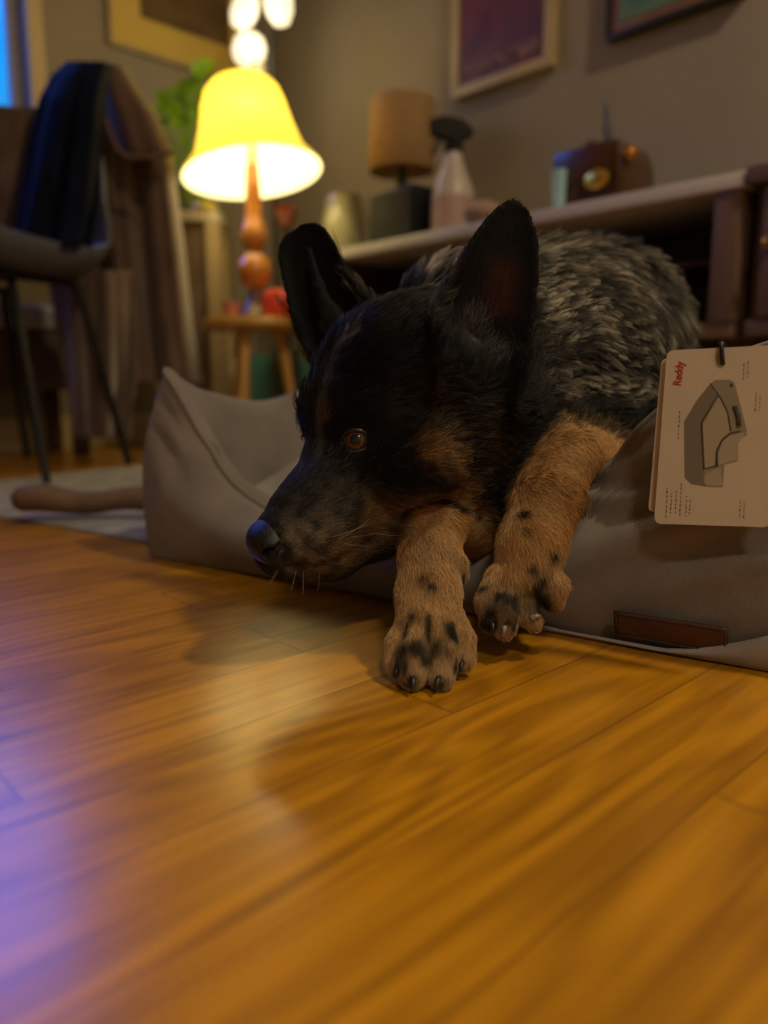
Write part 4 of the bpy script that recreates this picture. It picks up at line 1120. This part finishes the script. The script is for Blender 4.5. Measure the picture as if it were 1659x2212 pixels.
    prof = [(-.5, 0), (-.5, .55), (-.44, .78), (-.3, .92), (0, 1), (.3, .97), (.44, .84), (.5, .55), (.5, 0)]
    rows = []
    for yy, sc in ((-.07, .93), (-.055, 1), (.055, 1), (.07, .93)):
        rows.append([bm.verts.new(a+Rm @ Vector((x*w*sc, yy, z*h*(sc if z > .3 else 1)))) for x, z in prof])
    for q, r_ in zip(rows, rows[1:]):
        for i in range(len(q)-1): bm.faces.new((q[i], q[i+1], r_[i+1], r_[i]))
        bm.faces.new((q[-1], q[0], r_[0], r_[-1]))
    bm.faces.new(rows[0]); bm.faces.new(rows[-1][::-1]); bmesh.ops.recalc_face_normals(bm, faces=bm.faces)
    bmesh.ops.bevel(bm, geom=list(bm.edges), offset=.006, segments=3, affect='EDGES'); from_bm('case_body', bm, M_case, c, True, None, 50)
    fl = box_obj('flap', a+Rm @ Vector((0, -.0725, h*.66)), (w*.86, .006, h*.5), M_case, c, .0028)
    cl = on_t(1287, 386, .27+.08); lathe_obj('glint_disc', [(0, 0), (.020, 0), (.020, .004), (.012, .009), (0, .010)], RL(cl[0], .345, cl[1]), mat('yellow_glint_metal', (.95, .65, .12), .35, 1), c, 24, Rm @ Matrix.Rotation(math.radians(90), 3, 'X') @ Matrix.Diagonal((1.5, 1, 1)))  # yellow reflection on the glossy case, modelled as a metal disc
    cl = on_t(1366, 333, .27+.05); orb('buckle', RL(cl[0], .33, cl[1]), .014, mat('amber_buckle', (.5, .18, .02), .3, .6), c)
    cl = on_t(1277, 318, .27); orb('handle_knob', RL(cl[0], .27, cl[1]), .016, M_case, c)
    b = RL(cl[0]+.05, .27, a.z+h*.9); t = Vector(b); e = on_t(1307, 222, .27); e = RL(e[0], .27, e[1])
    o = tube_obj('pen', [b, (b+e)/2, e], [.011, .009, .002], mat('navy_plastic', (.01, .015, .04), .4), None, 10); tag(o, 'dark blue quill pen standing upright behind the brown leather case', 'pen')
    # small tumbler catching the window's blue
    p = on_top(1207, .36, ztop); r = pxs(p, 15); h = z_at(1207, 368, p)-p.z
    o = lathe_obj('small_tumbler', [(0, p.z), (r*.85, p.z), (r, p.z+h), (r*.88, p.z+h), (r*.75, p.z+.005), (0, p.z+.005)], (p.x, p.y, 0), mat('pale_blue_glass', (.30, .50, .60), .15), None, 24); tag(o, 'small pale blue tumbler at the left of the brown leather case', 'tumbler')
misc_console()

# ---- pictures
def picture(name, wall, x0, x1, ybot_l, z_h, frame_w, depth, mf, mm, mart, label, mat_w=0, text=None, inner=None):
    """wall 't': console wall, 's': window wall; x0,x1 image columns of its lower corners, ybot_l row of the lower left corner"""
    if wall == 't': a, z = on_t(x0[0], x0[1], 0); b, z2 = on_t(x1[0], x1[1], 0)
    else: a, z = on_s(x0[0], x0[1], 0); b, z2 = on_s(x1[0], x1[1], 0)
    zb = (z+z2)/2; lo, hi = min(a, b), max(a, b)
    def bb(nm, u0, u1, v0, v1, d0, d1, m, par, bev=.002):
        if wall == 't': return bx(nm, u0, u1, d0, d1, v0, v1, m, par, bev)
        return bx(nm, d0, d1, u0, u1, v0, v1, m, par, bev)
    root = empty(name, RL((lo+hi)/2, 0, zb) if wall == 't' else RL(0, (lo+hi)/2, zb)); tag(root, label, 'picture')
    zt = zb+z_h; f = frame_w
    bm_parts = [(lo, hi, zb, zb+f), (lo, hi, zt-f, zt), (lo, lo+f, zb+f, zt-f), (hi-f, hi, zb+f, zt-f)]
    bm = bmesh.new()
    for u0, u1, v0, v1 in bm_parts:
        if wall == 't': bm_box(bm, Vector(((u0+u1)/2, -(.002+depth/2), (v0+v1)/2)), (u1-u0, depth, v1-v0), None, .003)
        else: bm_box(bm, Vector(((.002+depth/2), -(u0+u1)/2, (v0+v1)/2)), (depth, u1-u0, v1-v0), None, .003)
    bmesh.ops.transform(bm, matrix=ROOM, verts=bm.verts); from_bm('picture_frame', bm, mf, root, True, None, 35)
    if inner:
        g = inner[0]; bb('frame_liner', lo+f, hi-f, zb+f, zt-f, .004, depth*.8, inner[1], root); f += g
    if mat_w: bb('picture_mount', lo+f, hi-f, zb+f, zt-f, .004, depth*.84, mm, root, 0); f += mat_w
    art = bb('artwork', lo+f, hi-f, zb+f, zt-f, .005, depth*.88, mart, root, 0)
    return lo, hi, zb, zt, f, depth, root
def art_mat(name, cols, scale, seed, rough=.5):
    m = mat(name, cols[0], rough); nt = m.node_tree; N = nt.nodes; L = nt.links
    tc = N.new('ShaderNodeTexCoord'); mp = N.new('ShaderNodeMapping'); mp.inputs['Location'].default_value = (seed, seed*.7, 0); L.new(tc.outputs['Object'], mp.inputs[0])
    nz = N.new('ShaderNodeTexNoise'); nz.inputs['Scale'].default_value = scale; nz.inputs['Detail'].default_value = 3; L.new(mp.outputs[0], nz.inputs['Vector'])
    cr = N.new('ShaderNodeValToRGB'); e = cr.color_ramp.elements; n = len(cols)
    e[0].position = .3; e[0].color = (*cols[0], 1); e[1].position = .7; e[1].color = (*cols[-1], 1)
    for i in range(1, n-1): x = e.new(.3+.4*i/(n-1)); x.color = (*cols[i], 1)
    L.new(nz.outputs['Fac'], cr.inputs[0]); L.new(cr.outputs[0], m.node_tree.nodes['Principled BSDF'].inputs['Base Color']); return m
M_gold = noisy('pale_gold_frame', (.42, .33, .17), (.50, .40, .22), 9, .45)
lo, hi, zb, zt, f, dp, rt = picture('wall_picture', 't', (988, 214), (1204, 154), 0, .72, .028, .03, M_gold, None, art_mat('poster_art', [(.07, .02, .04), (.17, .045, .05), (.10, .04, .06), (.22, .055, .045)], 6, 3), 'maroon poster in a pale gold frame on the grey wall above the console')
bx('poster_print', lo+f+.02, hi-f-.02, .027, .0285, zb+f+.02, zb+f+.055, noisy('poster_lettering', (.10, .035, .055), (.26, .14, .15), 60, .6, lo=.45, hi=.55), rt, 0)
M_bkframe = noisy('black_frame', (.02, .017, .015), (.03, .025, .02), 9, .4); M_wliner = noisy('copper_liner', (.26, .13, .075), (.32, .17, .10), 9, .45)
picture('wall_picture', 't', (1322, 96), (1612, 0), 0, .62, .014, .035, M_bkframe, None, art_mat('landscape_art', [(.03, .10, .10), (.07, .20, .17), (.16, .22, .12), (.05, .12, .14)], 8, 9), 'green landscape picture in a black and copper frame, highest on the right wall', inner=(.020, M_wliner))
M_mount = noisy('cream_mount', (.66, .47, .10), (.70, .51, .12), 5, .7)
picture('wall_picture', 's', (232, 104), (548, 190), 0, .62, .014, .022, M_gold, M_mount, art_mat('brown_art', [(.13, .085, .03), (.17, .11, .04), (.10, .065, .025)], 5, 2), 'brown print in a wide cream mount on the wall behind the plant', mat_w=.10)

# ---- stool / small side table with the lamp
ST = P(552, 690, 2.32); ST.z = 0
def stool():
    zt = .405; c = empty('round_stool', ST); tag(c, 'round honey wood stool under the lit yellow lamp', 'stool')
    M_honey = noisy('honey_wood', (.50, .27, .06), (.60, .34, .08), 6, .35, (1, 6, 1), bump=.05)
    r = .148
    lathe_obj('stool_top', [(0, zt-.032), (r*.93, zt-.032), (r, zt-.022), (r, zt-.006), (r*.97, zt), (0, zt)], ST, M_honey, c, 48)
    for k in range(3):
        a = math.radians(255+k*120); d = Vector((math.cos(a), math.sin(a), 0))
        tube_obj('leg', [ST+d*.07+Vector((0, 0, zt-.032)), ST+d*.13+Vector((0, 0, .001))], [.017, .012], M_honey, c, 14)
    return zt
zst = stool()
def bell_lamp():
    b = Vector((P(545, 372, 2.32).x, 2.32, zst)); c = empty('table_lamp', b); tag(c, 'lit table lamp with a glowing yellow bell shade and amber glass base, on the stool', 'lamp')
    zr = P(545, 372, 2.32).z; ztp = P(545, 172, 2.32).z; H_ = zr-zst
    M_amber = noisy('amber_glass', (.42, .13, .012), (.60, .24, .03), 8, .25, coat=.6); M_amberd = noisy('amber_glass_dark', (.10, .035, .01), (.16, .06, .015), 8, .3)
    lathe_obj('lamp_foot', [(0, zst+.0005), (.055, zst+.0005), (.058, zst+.012), (.040, zst+.035), (.022, zst+.06), (.020, zst+.085), (0, zst+.085)], (b.x, b.y, 0), M_amberd, c)
    lathe_obj('amber_globe', [(0, zst+.085), (.022, zst+.085), (.042, zst+.105), (.050, zst+.135), (.044, zst+.165), (.022, zst+.188), (0, zst+.188)], (b.x, b.y, 0), M_amber, c)
    lathe_obj('lamp_neck', [(0, zst+.188), (.018, zst+.188), (.032, zst+.21), (.040, zst+.235), (.030, zst+.262), (.022, zst+.29), (.024, zst+.33), (.018, H_+zst+.02), (0, H_+zst+.02)], (b.x, b.y, 0), M_amber, c)
    tilt = Matrix.Rotation(math.radians(-7.5), 3, 'Y') @ Matrix.Rotation(math.radians(-6), 3, 'X'); px1 = 2.32/FPX*.97
    R0 = 147*px1; hS = ztp-zr; th = .002
    prof = [(R0, -.004), (R0*.97, .006), (R0*.86, .030), (R0*.77, .055), (R0*.72, .085), (R0*.655, hS*.52), (R0*.59, hS*.76), (R0*.53, hS*.90), (R0*.44, hS*.985), (R0*.30, hS*1.03), (R0*.12, hS*1.04)]
    M_sh = bpy.data.materials.new('glowing_glass_shade'); M_sh.use_nodes = True; nt = M_sh.node_tree; N = nt.nodes; L = nt.links
    for n in list(N): N.remove(n)
    out = N.new('ShaderNodeOutputMaterial'); tr = N.new('ShaderNodeBsdfTranslucent'); tr.inputs[0].default_value = (.62, .50, .11, 1)
    df = N.new('ShaderNodeBsdfDiffuse'); df.inputs[0].default_value = (.55, .42, .12, 1); mx = N.new('ShaderNodeMixShader'); mx.inputs[0].default_value = .22
    em = N.new('ShaderNodeEmission'); em.inputs[0].default_value = (1, .60, .004, 1); em.inputs[1].default_value = .12; ad = N.new('ShaderNodeAddShader')
    L.new(tr.outputs[0], mx.inputs[1]); L.new(df.outputs[0], mx.inputs[2]); L.new(mx.outputs[0], ad.inputs[0]); L.new(em.outputs[0], ad.inputs[1]); L.new(ad.outputs[0], out.inputs[0])
    o = lathe_obj('lamp_shade', prof, Vector((b.x, b.y, zr)), M_sh, c, 64, tilt); 
    M_in = bpy.data.materials.new('white_shade_lining'); M_in.use_nodes = True; nb_ = M_in.node_tree.nodes['Principled BSDF']; nb_.inputs['Base Color'].default_value = (.9, .86, .74, 1); nb_.inputs['Roughness'].default_value = .8
    nb_.inputs['Emission Color'].default_value = (1, .85, .36, 1); nb_.inputs['Emission Strength'].default_value = 6; nb_.inputs['Transmission Weight'].default_value = .0
    ni = M_in.node_tree.nodes; li = M_in.node_tree.links; t2 = ni.new('ShaderNodeBsdfTranslucent'); t2.inputs[0].default_value = (.9, .8, .5, 1)
    m2 = ni.new('ShaderNodeMixShader'); m2.inputs[0].default_value = .6; li.new(nb_.outputs[0], m2.inputs[1]); li.new(t2.outputs[0], m2.inputs[2]); li.new(m2.outputs[0], ni['Material Output'].inputs[0])
    o.data.materials.append(M_in); sl = o.modifiers.new('t', 'SOLIDIFY'); sl.thickness = th; sl.offset = -1; sl.material_offset = 1
    for pg in o.data.polygons[:1]:
        if (pg.center-Vector((b.x, b.y, pg.center.z))).dot(pg.normal) < 0: o.data.flip_normals()
    bulb = Vector((b.x, b.y, zr))+tilt @ Vector((.020, -.078, hS*.50))
    orb('bulb', bulb, .03, mat('bulb_glass', (1, 1, 1), .5, emis=(1, .75, .4), es=25), c)
    lathe_obj('socket', [(0, zr), (.018, zr), (.016, zr+hS*.3), (0, zr+hS*.3)], (b.x, b.y, 0), M_brass, c, 16)
    light('table_lamp_light', 'POINT', bulb+Vector((-.002, .006, -.002)), 9, (1.0, .80, .26), .032)
bell_lamp()
def stool_things():
    p = Vector((P(603, 650, 2.26).x, 2.26, zst+.0005)); w = .045
    o = lathe_obj('red_candle_jar', [(0, p.z), (.036, p.z), (.046, p.z+.012), (.048, p.z+.05), (.040, p.z+.072), (.030, p.z+.076), (.028, p.z+.068), (0, p.z+.066)], (p.x, p.y, 0), noisy('red_glaze', (.75, .06, .02), (.85, .10, .035), 6, .4)); tag(o, 'bright red candle jar on the stool, right of the lamp base', 'jar')
    p = Vector((P(505, 668, 2.30).x, 2.26, zst+.0005))
    o = lathe_obj('pink_cup', [(0, p.z), (.018, p.z), (.024, p.z+.03), (.026, p.z+.042), (.022, p.z+.042), (.018, p.z+.006), (0, p.z+.006)], (p.x, p.y, 0), noisy('pink_glaze', (.45, .16, .13), (.52, .20, .16), 6, .4)); tag(o, 'little dusty pink cup on the left side of the stool', 'cup')
stool_things()
# things on the floor under and behind the stool
def under_stool():
    def fl(px, Y): v = P(px, 800, Y); return Vector((v.x, Y, 0))
    M_pale = noisy('pale_green_tin', (.46, .45, .30), (.52, .50, .34), 5, .5)
    a, b = fl(468, 2.72), fl(530, 2.72); o = box_obj('storage_bin', (a+b)/2+Vector((0, 0, .15)), ((b-a).length*.92, .12, .30), M_pale, None, .012, room=False); tag(o, 'pale cream storage bin on the floor behind the left stool leg', 'bin')
    M_teal = noisy('teal_cloth', (.02, .09, .085), (.03, .13, .12), 9, .7); M_dg = noisy('dark_green_cloth', (.02, .03, .02), (.04, .05, .035), 9, .8)
    a, b = fl(545, 2.78), fl(585, 2.78); o = box_obj('standing_folder', (a+b)/2+Vector((0, 0, .16)), ((b-a).length, .10, .32), M_teal, None, .006, room=False); tag(o, 'teal standing folder on the floor behind the stool', 'folder')
    a, b = fl(590, 2.78), fl(646, 2.78); o = box_obj('standing_folder', (a+b)/2+Vector((0, 0, .17)), ((b-a).length, .12, .34), M_dg, None, .006, room=False); tag(o, 'dark green standing folder on the floor right of the teal one', 'folder')
    a, b = fl(650, 2.76), fl(690, 2.76); o = box_obj('standing_folder', (a+b)/2+Vector((0, 0, .15)), ((b-a).length, .10, .30), M_teal, None, .006, room=False); tag(o, 'teal standing folder partly hidden by the dog ear', 'folder')
    # red ornament at the end of the console
    p = on_top(655, .12, 0)
under_stool()
def red_bird():
    p = RL(sF+.02, .10, ztop); p = on_top(722, .10, ztop)
    q = P(618, 455, 2.55)
    c = empty('poinsettia_pot', Vector((q.x, q.y, 0))); tag(c, 'thin black stand holding a dark red flower between the lamp and the console', 'flower stand')
    tube_obj('stand_pole', [Vector((q.x, q.y, .012)), Vector((q.x, q.y, q.z-.05))], .006, M_black, c, 8)
    lathe_obj('stand_foot', [(0, 0), (.07, 0), (.07, .006), (.02, .012), (0, .012)], (q.x, q.y, 0), M_black, c, 24)
    lathe_obj('flower_cup', [(0, q.z-.05), (.02, q.z-.05), (.035, q.z-.005), (.03, q.z-.003), (0, q.z-.02)], (q.x, q.y, 0), noisy('dull_red_cup', (.16, .05, .03), (.2, .06, .04), 6, .5), c, 20)
    bm = bmesh.new(); r = random.Random(2)
    for k in range(14):
        a = k*2.4; d = Vector((math.cos(a), math.sin(a), r.uniform(.1, .8))).normalized(); s = Vector((-math.sin(a), math.cos(a), 0)); o_ = Vector((q.x, q.y, q.z-.01)); L_ = r.uniform(.03, .045)
        v = [bm.verts.new(o_), bm.verts.new(o_+d*L_*.5+s*.012), bm.verts.new(o_+d*L_), bm.verts.new(o_+d*L_*.5-s*.012)]; bm.faces.new(v)
    o = from_bm('flower', bm, mat('dark_red_petal', (.28, .012, .006), .6), c, False); sl = o.modifiers.new('t', 'SOLIDIFY'); sl.thickness = .002
red_bird()

# ---- floor lamp behind: pole, three frosted heads
def floor_lamp():
    x = P(590, 300, 2.72); base = Vector((x.x, 2.72, 0)); M_pole = mat('dark_pole', (.05, .045, .035), .4, .6)
    c = empty('floor_lamp', base); tag(c, 'tall floor lamp with glowing white glass heads in the room corner', 'floor lamp')
    top = P(598, -160, 2.72)
    tube_obj('pole', [base+Vector((0, 0, .02)), Vector((base.x, base.y, top.z))], .009, M_pole, c, 12)
    lathe_obj('lamp_foot', [(0, 0), (.12, 0), (.125, .008), (.11, .018), (.015, .024), (0, .024)], base, M_pole, c, 32)
    M_gl = mat('frosted_glass', (.8, .78, .7), .6, emis=(1, .83, .52), es=1.25)
    for (cx, cy, rw, rh, ang) in ((529, 22, 26, 36, -28), (601, 2, 29, 44, 8), (537, 106, 35, 31, 30)):
        p = P(cx, cy, 2.70); s = 2.70/FPX; rr, hh = rw*s, rh*s
        R = Matrix.Rotation(math.radians(-ang), 3, 'Y')
        j = Vector((base.x, base.y, p.z+.03)); e = p+R @ Vector((0, 0, hh*.9))
        arm = tube_obj('lamp_arm', smooth_path([Vector((base.x, base.y, p.z+.10)), (j+e)/2+Vector((0, 0, .06)), e], 6), .006, M_pole, c, 8)
        h = lathe_obj('lamp_head', [(0, -hh), (rr*.55, -hh*.93), (rr*.9, -hh*.5), (rr, 0), (rr*.86, hh*.45), (rr*.5, hh*.85), (rr*.2, hh), (0, hh)], p, M_gl, c, 32, R)
    p = P(556, 152, 2.70)
    orb('dim_globe', p, 17*2.7/FPX, mat('unlit_glass', (.5, .47, .36), .3), c)
    light('floor_lamp_light', 'POINT', P(565, 90, 2.55), 1.6, (1.0, .86, .46), .08)
floor_lamp()

# ---- plant on a stand
def plant():
    Y = 2.60; a = P(345, 465, Y); b = P(482, 465, Y); ctr = (a+b)/2; z = a.z
    M_tab = noisy('pale_table_paint', (.66, .62, .62), (.70, .66, .66), 8, .4); M_leg = noisy('beige_stand_wood', (.33, .25, .13), (.38, .29, .16), 6, .5)
    c = empty('plant_stand', Vector((ctr.x, Y, 0))); tag(c, 'small square pale topped plant stand with beige legs, left of the lamp', 'plant stand')
    w = (b-a).length
    box_obj('stand_top', Vector((ctr.x, Y, z-.017)), (w, w*.8, .034), M_tab, c, .01, room=False)
    for sx in (-1, 1):
        for sy in (-1, 1):
            top = Vector((ctr.x+sx*w*.40, Y+sy*w*.3, z-.034)); bot = Vector((ctr.x+sx*w*.44, Y+sy*w*.33, .001))
            bm = bmesh.new(); q = .022
            vs_ = [bm.verts.new(p+Vector((i*q, j*q, 0))) for p in (bot, top) for i, j in ((-1, -1), (1, -1), (1, 1), (-1, 1))]
            for f in ((0, 1, 2, 3), (7, 6, 5, 4), (0, 4, 5, 1), (1, 5, 6, 2), (2, 6, 7, 3), (3, 7, 4, 0)): bm.faces.new([vs_[i] for i in f])
            bmesh.ops.recalc_face_normals(bm, faces=bm.faces)
            from_bm('leg', bm, M_leg, c, False)
    box_obj('shade_sheet', Vector((ctr.x, Y-w*.28, (z-.034)/2+.09)), (w*.76, .012, z-.034-.19), noisy('brown_gap_shade', (.10, .06, .035), (.13, .08, .045), 5, .7), c, .002, room=False)  # brown sheet added for the shaded wall between the legs
    # pot and plant
    pp = Vector((P(405, 440, Y).x, Y, z+.0005)); M_pot = noisy('green_pot', (.10, .17, .07), (.14, .22, .09), 8, .35)
    t = empty('potted_plant', pp); tag(t, 'leafy green potted plant standing on the pale plant stand', 'plant')
    r = .055; h = .075
    lathe_obj('pot', [(0, 0), (r*.7, 0), (r, h), (r*1.05, h), (r*1.05, h+.008), (r*.9, h+.008), (r*.88, h*.85), (0, h*.85)], pp, M_pot, t, 32)
    M_leaf = mat('leaf_green', (.24, .42, .015), .4); nt = M_leaf.node_tree; N = nt.nodes; L = nt.links
    tr = N.new('ShaderNodeBsdfTranslucent'); tr.inputs[0].default_value = (.45, .80, .01, 1); mx = N.new('ShaderNodeMixShader'); mx.inputs[0].default_value = .5
    L.new(N['Principled BSDF'].outputs[0], mx.inputs[1]); L.new(tr.outputs[0], mx.inputs[2]); L.new(mx.outputs[0], N['Material Output'].inputs[0])
    rr = random.Random(5)
    spots = [(441, 146, 24), (425, 165, 18), (404, 185, 20), (385, 200, 20), (362, 212, 20), (350, 232, 16), (400, 215, 20), (375, 240, 20), (392, 252, 18), (355, 262, 14), (415, 232, 16), (430, 200, 16), (370, 205, 14), (345, 205, 13), (380, 268, 14), (435, 425, 22), (362, 420, 20), (378, 432, 16), (352, 430, 14), (420, 250, 16), (440, 215, 16), (398, 300, 12), (425, 432, 14)]
    for k, (x, y, s) in enumerate(spots):
        yy = Y+rr.uniform(-.04, .05); p = P(x, y, yy); L_ = s*Y/FPX*1.15
        base = pp+Vector((rr.uniform(-.03, .03), rr.uniform(-.03, .03), h))
        stem = smooth_path([base, base*.5+p*.5+Vector((rr.uniform(-.02, .02), 0, .04)), p], 6) if y < 380 else [base, p]
        lf = bmesh.new(); R = Matrix.Rotation(rr.uniform(0, 6.28), 3, 'Z') @ Matrix.Rotation(rr.uniform(.5, 1.2), 3, 'X') @ Matrix.Rotation(rr.uniform(-.8, .8), 3, 'Y')
        R = Matrix.Rotation(rr.uniform(-.6, .6), 3, 'Z') @ Matrix.Rotation(rr.uniform(-1.2, 1.2), 3, 'Y') @ Matrix.Rotation(math.radians(rr.uniform(50, 90)), 3, 'X')
        n = 8; rows = []
        for i in range(n+1):
            u = i/n; wd = math.sin(math.pi*u**.8)*.72*L_+.0005
            rows.append([lf.verts.new(p+R @ Vector((q*wd, (u*2-1)*L_, .18*L_*(abs(q)-u*u)))) for q in (-1, -.5, 0, .5, 1)])
        for r0, r1 in zip(rows, rows[1:]):
            for q in range(4): lf.faces.new((r0[q], r0[q+1], r1[q+1], r1[q]))
        o = from_bm('leaf', lf, M_leaf, t); tube_obj('stem', stem, .0022, M_leaf, o, 6)
    # shiny saucer on the stand beside the pot
    q = P(440, 462, Y-.06); o = lathe_obj('small_dish', [(0, 0), (.034, 0), (.042, .010), (.040, .022), (.032, .026), (0, .024)], Vector((q.x, Y-.045, z+.0005)), mat('pale_yellow_glaze', (.9, .85, .40), .35, coat=.6), None, 28)
    tag(o, 'little round pale yellow dish at the right edge of the plant stand', 'dish')
plant()

# ---- left: bench, chair with coat and jacket, folded bar on the rug
def bench():
    t0, _ = on_s(205, 700, .30); t1 = t0+1.3
    c = empty('low_bench', RL(.18, (t0+t1)/2, 0)); tag(c, 'low brown upholstered bench below the window, behind the chair', 'bench')
    M_up = noisy('brown_upholstery', (.070, .040, .034), (.095, .055, .045), 9, .8); M_pad = noisy('pale_seat_pad', (.38, .36, .38), (.42, .40, .42), 9, .8)
    z1 = .44
    bx('bench_box', .03, .33, t0, t1, .20, .37, M_up, c, .02)
    bx('seat_pad', .03, .34, t0+.01, t1-.01, .3705, z1, M_pad, c, .025)
    for t in (t0+.06, t1-.06):
        for s in (.07, .29): bx('leg', s-.02, s+.02, t-.02, t+.02, 0, .20, M_dkwood, c)
bench()
CH = Vector((-.94, 1.93, 0)); CR = math.radians(-28)      # chair faces the camera, turned to its right
def chair():
    c = empty('shell_chair', CH); tag(c, 'grey moulded chair on thin black legs, with coat and jacket over its back', 'chair')
    M_sh = mat('grey_shell', (.10, .105, .13), .28)
    R = Matrix.Rotation(CR, 3, 'Z')
    # shell: profile from the front lip (y<0) back and up; side edges curl up
    prof = [(-.235, .478), (-.225, .492), (-.19, .492), (-.12, .482), (-.03, .474), (.06, .474), (.13, .487), (.175, .52), (.20, .58), (.215, .66), (.225, .74), (.232, .82), (.235, .87)]
    path = smooth_path([Vector((0, a, b)) for a, b in prof], 4); n = len(path); V = []; F = []; m = 24
    for i, q in enumerate(path):
        t = i/(n-1); hw = .225 if t < .55 else .225-.05*((t-.55)/.45)**2
        for j in range(m+1):
            u = j/m*2-1; curl = max(0, u-.7)/.3
            seatf = max(0, 1-max(0, t-.5)/.25); lift = .06*curl**2*seatf*min(1, t/.12+.25)
            fwd = .06*abs(u)**2.2*(1-seatf)
            V.append(CH+R @ Vector((u*hw*(1+.02*curl), q.y-fwd, q.z+lift-(.03*abs(u)**3 if t > .9 else 0))))
    for i in range(n-1):
        for j in range(m): k = i*(m+1)+j; F.append((k, k+1, k+m+2, k+m+1))
    o = pyd('seat_shell', V, F, M_sh, c); sl = o.modifiers.new('t', 'SOLIDIFY'); sl.thickness = .010; sl.offset = 1
    for sx, sy in ((-1, -1), (1, -1), (-1, 1), (1, 1)):
        a = CH+R @ Vector((sx*.14, sy*.12, .466)); b = CH+R @ Vector((sx*.20, sy*.20, .008))
        if (sx, sy) == (1, -1): a = P(24, 606, 1.84); b = PZ(102, 1046, .008)
        tube_obj('leg', [a, b], [.011, .009], M_black, c, 12)
    for sx in (-1, 1): tube_obj('seat_rail', [CH+R @ Vector((sx*.14, -.14, .463)), CH+R @ Vector((sx*.14, .14, .463))], .009, M_black, c, 10)
    return R
RC = chair()
def drape(name, rows, folds, amp, m, thick=.006, nx=70, ny=60, seed=1, back=None):
    """rows: (row, left column, right column, distance); a hanging cloth through those places with vertical folds"""
    r = random.Random(seed); V = []; F = []; ph = [r.uniform(0, 6.28) for _ in range(5)]
    ys = [q[0] for q in rows]
    for j in range(ny+1):
        y = ys[0]+(ys[-1]-ys[0])*j/ny; xl = np.interp(y, ys, [q[1] for q in rows]); xr = np.interp(y, ys, [q[2] for q in rows]); d = np.interp(y, ys, [q[3] for q in rows])
        for i in range(nx+1):
            u = i/nx; a = amp*min(1, .25+1.3*j/ny)
            dep = d+a*math.sin(folds*6.28*u+ph[0]+1.1*math.sin(3*j/ny+ph[1]))+.4*a*math.sin(folds*13.7*u+ph[2]+2*j/ny)
            dep += .10*(abs(u*2-1))**2.5*.6
            x = xl+(xr-xl)*u+2.0*math.sin(5*j/ny+ph[3])
            V.append(P(x, y, dep))
    for j in range(ny):
        for i in range(nx): k = j*(nx+1)+i; F.append((k, k+nx+1, k+nx+2, k+1))
    o = pyd(name, V, F, m); sl = o.modifiers.new('t', 'SOLIDIFY'); sl.thickness = thick; sl.offset = 0
    return o
M_coatb = noisy('brown_wool', (.085, .048, .034), (.125, .072, .050), 10, .85, sheen=.4, bump=.3, bscale=200)
M_navy = noisy(spec=.1, name='navy_wool', c1=(.002, .0035, .012), c2=(.004, .008, .024), scale=9, rough=.8, bump=.3, bscale=200)
def clothes():
    c = empty('brown_coat', Vector((-.62, 2.12, 0))); tag(c, 'long brown coat hanging from the chair back nearly to the floor', 'coat')
    o = drape('coat_body', [(150, 130, 262, 2.13), (220, 90, 310, 2.14), (330, 85, 372, 2.16), (500, 88, 392, 2.18), (700, 120, 412, 2.20), (828, 150, 432, 2.22)], 3.0, .030, M_coatb, seed=3); o.parent = c; o.matrix_parent_inverse = c.matrix_basis.inverted()
    o = drape('collar_flap', [(142, 205, 268, 2.045), (200, 212, 300, 2.05), (262, 232, 340, 2.06), (333, 262, 374, 2.07)], 1.0, .008, M_coatb, .010, 30, 30, 5); o.parent = c; o.matrix_parent_inverse = c.matrix_basis.inverted()
    e = [P(x, y, 2.035) for x, y in ((207, 150), (214, 210), (232, 268), (262, 332), (320, 338), (374, 330))]
    tube_obj('flap_hem', smooth_path(e, 5), .006, noisy('coat_lining', (.17, .10, .075), (.2, .12, .09), 9, .8), c, 8)
    o = drape('sleeve', [(232, -40, 74, 1.98), (300, -60, 70, 1.97), (402, -70, 40, 1.96), (520, -70, 20, 1.99)], 1.5, .015, M_coatb, .02, 30, 30, 8); o.parent = c; o.matrix_parent_inverse = c.matrix_basis.inverted()
    o = drape('coat_tail', [(585, 120, 285, 2.08), (700, 130, 292, 2.08), (820, 150, 295, 2.09), (945, 165, 280, 2.10)], 2.2, .028, M_coatb, seed=12); o.parent = c; o.matrix_parent_inverse = c.matrix_basis.inverted()
    o = drape('navy_jacket', [(138, 150, 238, 1.97), (165, 118, 232, 1.93), (215, 92, 226, 1.89), (330, 64, 222, 1.875), (450, 42, 212, 1.86), (535, 30, 196, 1.85)], 2.2, .016, M_navy, .014, 80, 60, 21)
    tag(o, 'navy blue knitted jacket draped over the chair back, in front of the brown coat', 'jacket')
clothes()
def rolled():
    a = PZ(32, 1092, .03); b = PZ(330, 1092, .03); d = (b-a)
    pts = [a+d*t+Vector((0, 0, .004*math.sin(9*t))) for t in np.linspace(0, 1.0, 24)]
    bm = bmesh.new(); rad = [.019+.002*math.sin(7*t) for t in np.linspace(0, 1, 24)]; rad[0] = .012
    bm_tube(bm, pts, rad, 18); bmesh.ops.recalc_face_normals(bm, faces=bm.faces)
    o = from_bm('rolled_mat', bm, noisy('brown_mat', (.10, .055, .035), (.15, .09, .06), 20, .8, bump=.3), None, True, None, 50); tag(o, 'rolled brown mat lying across the grey rug left of the dog bed', 'mat')
    o.data.transform(Matrix.Translation((0, 0, .008)))
rolled()
bpy.context.view_layer.update()
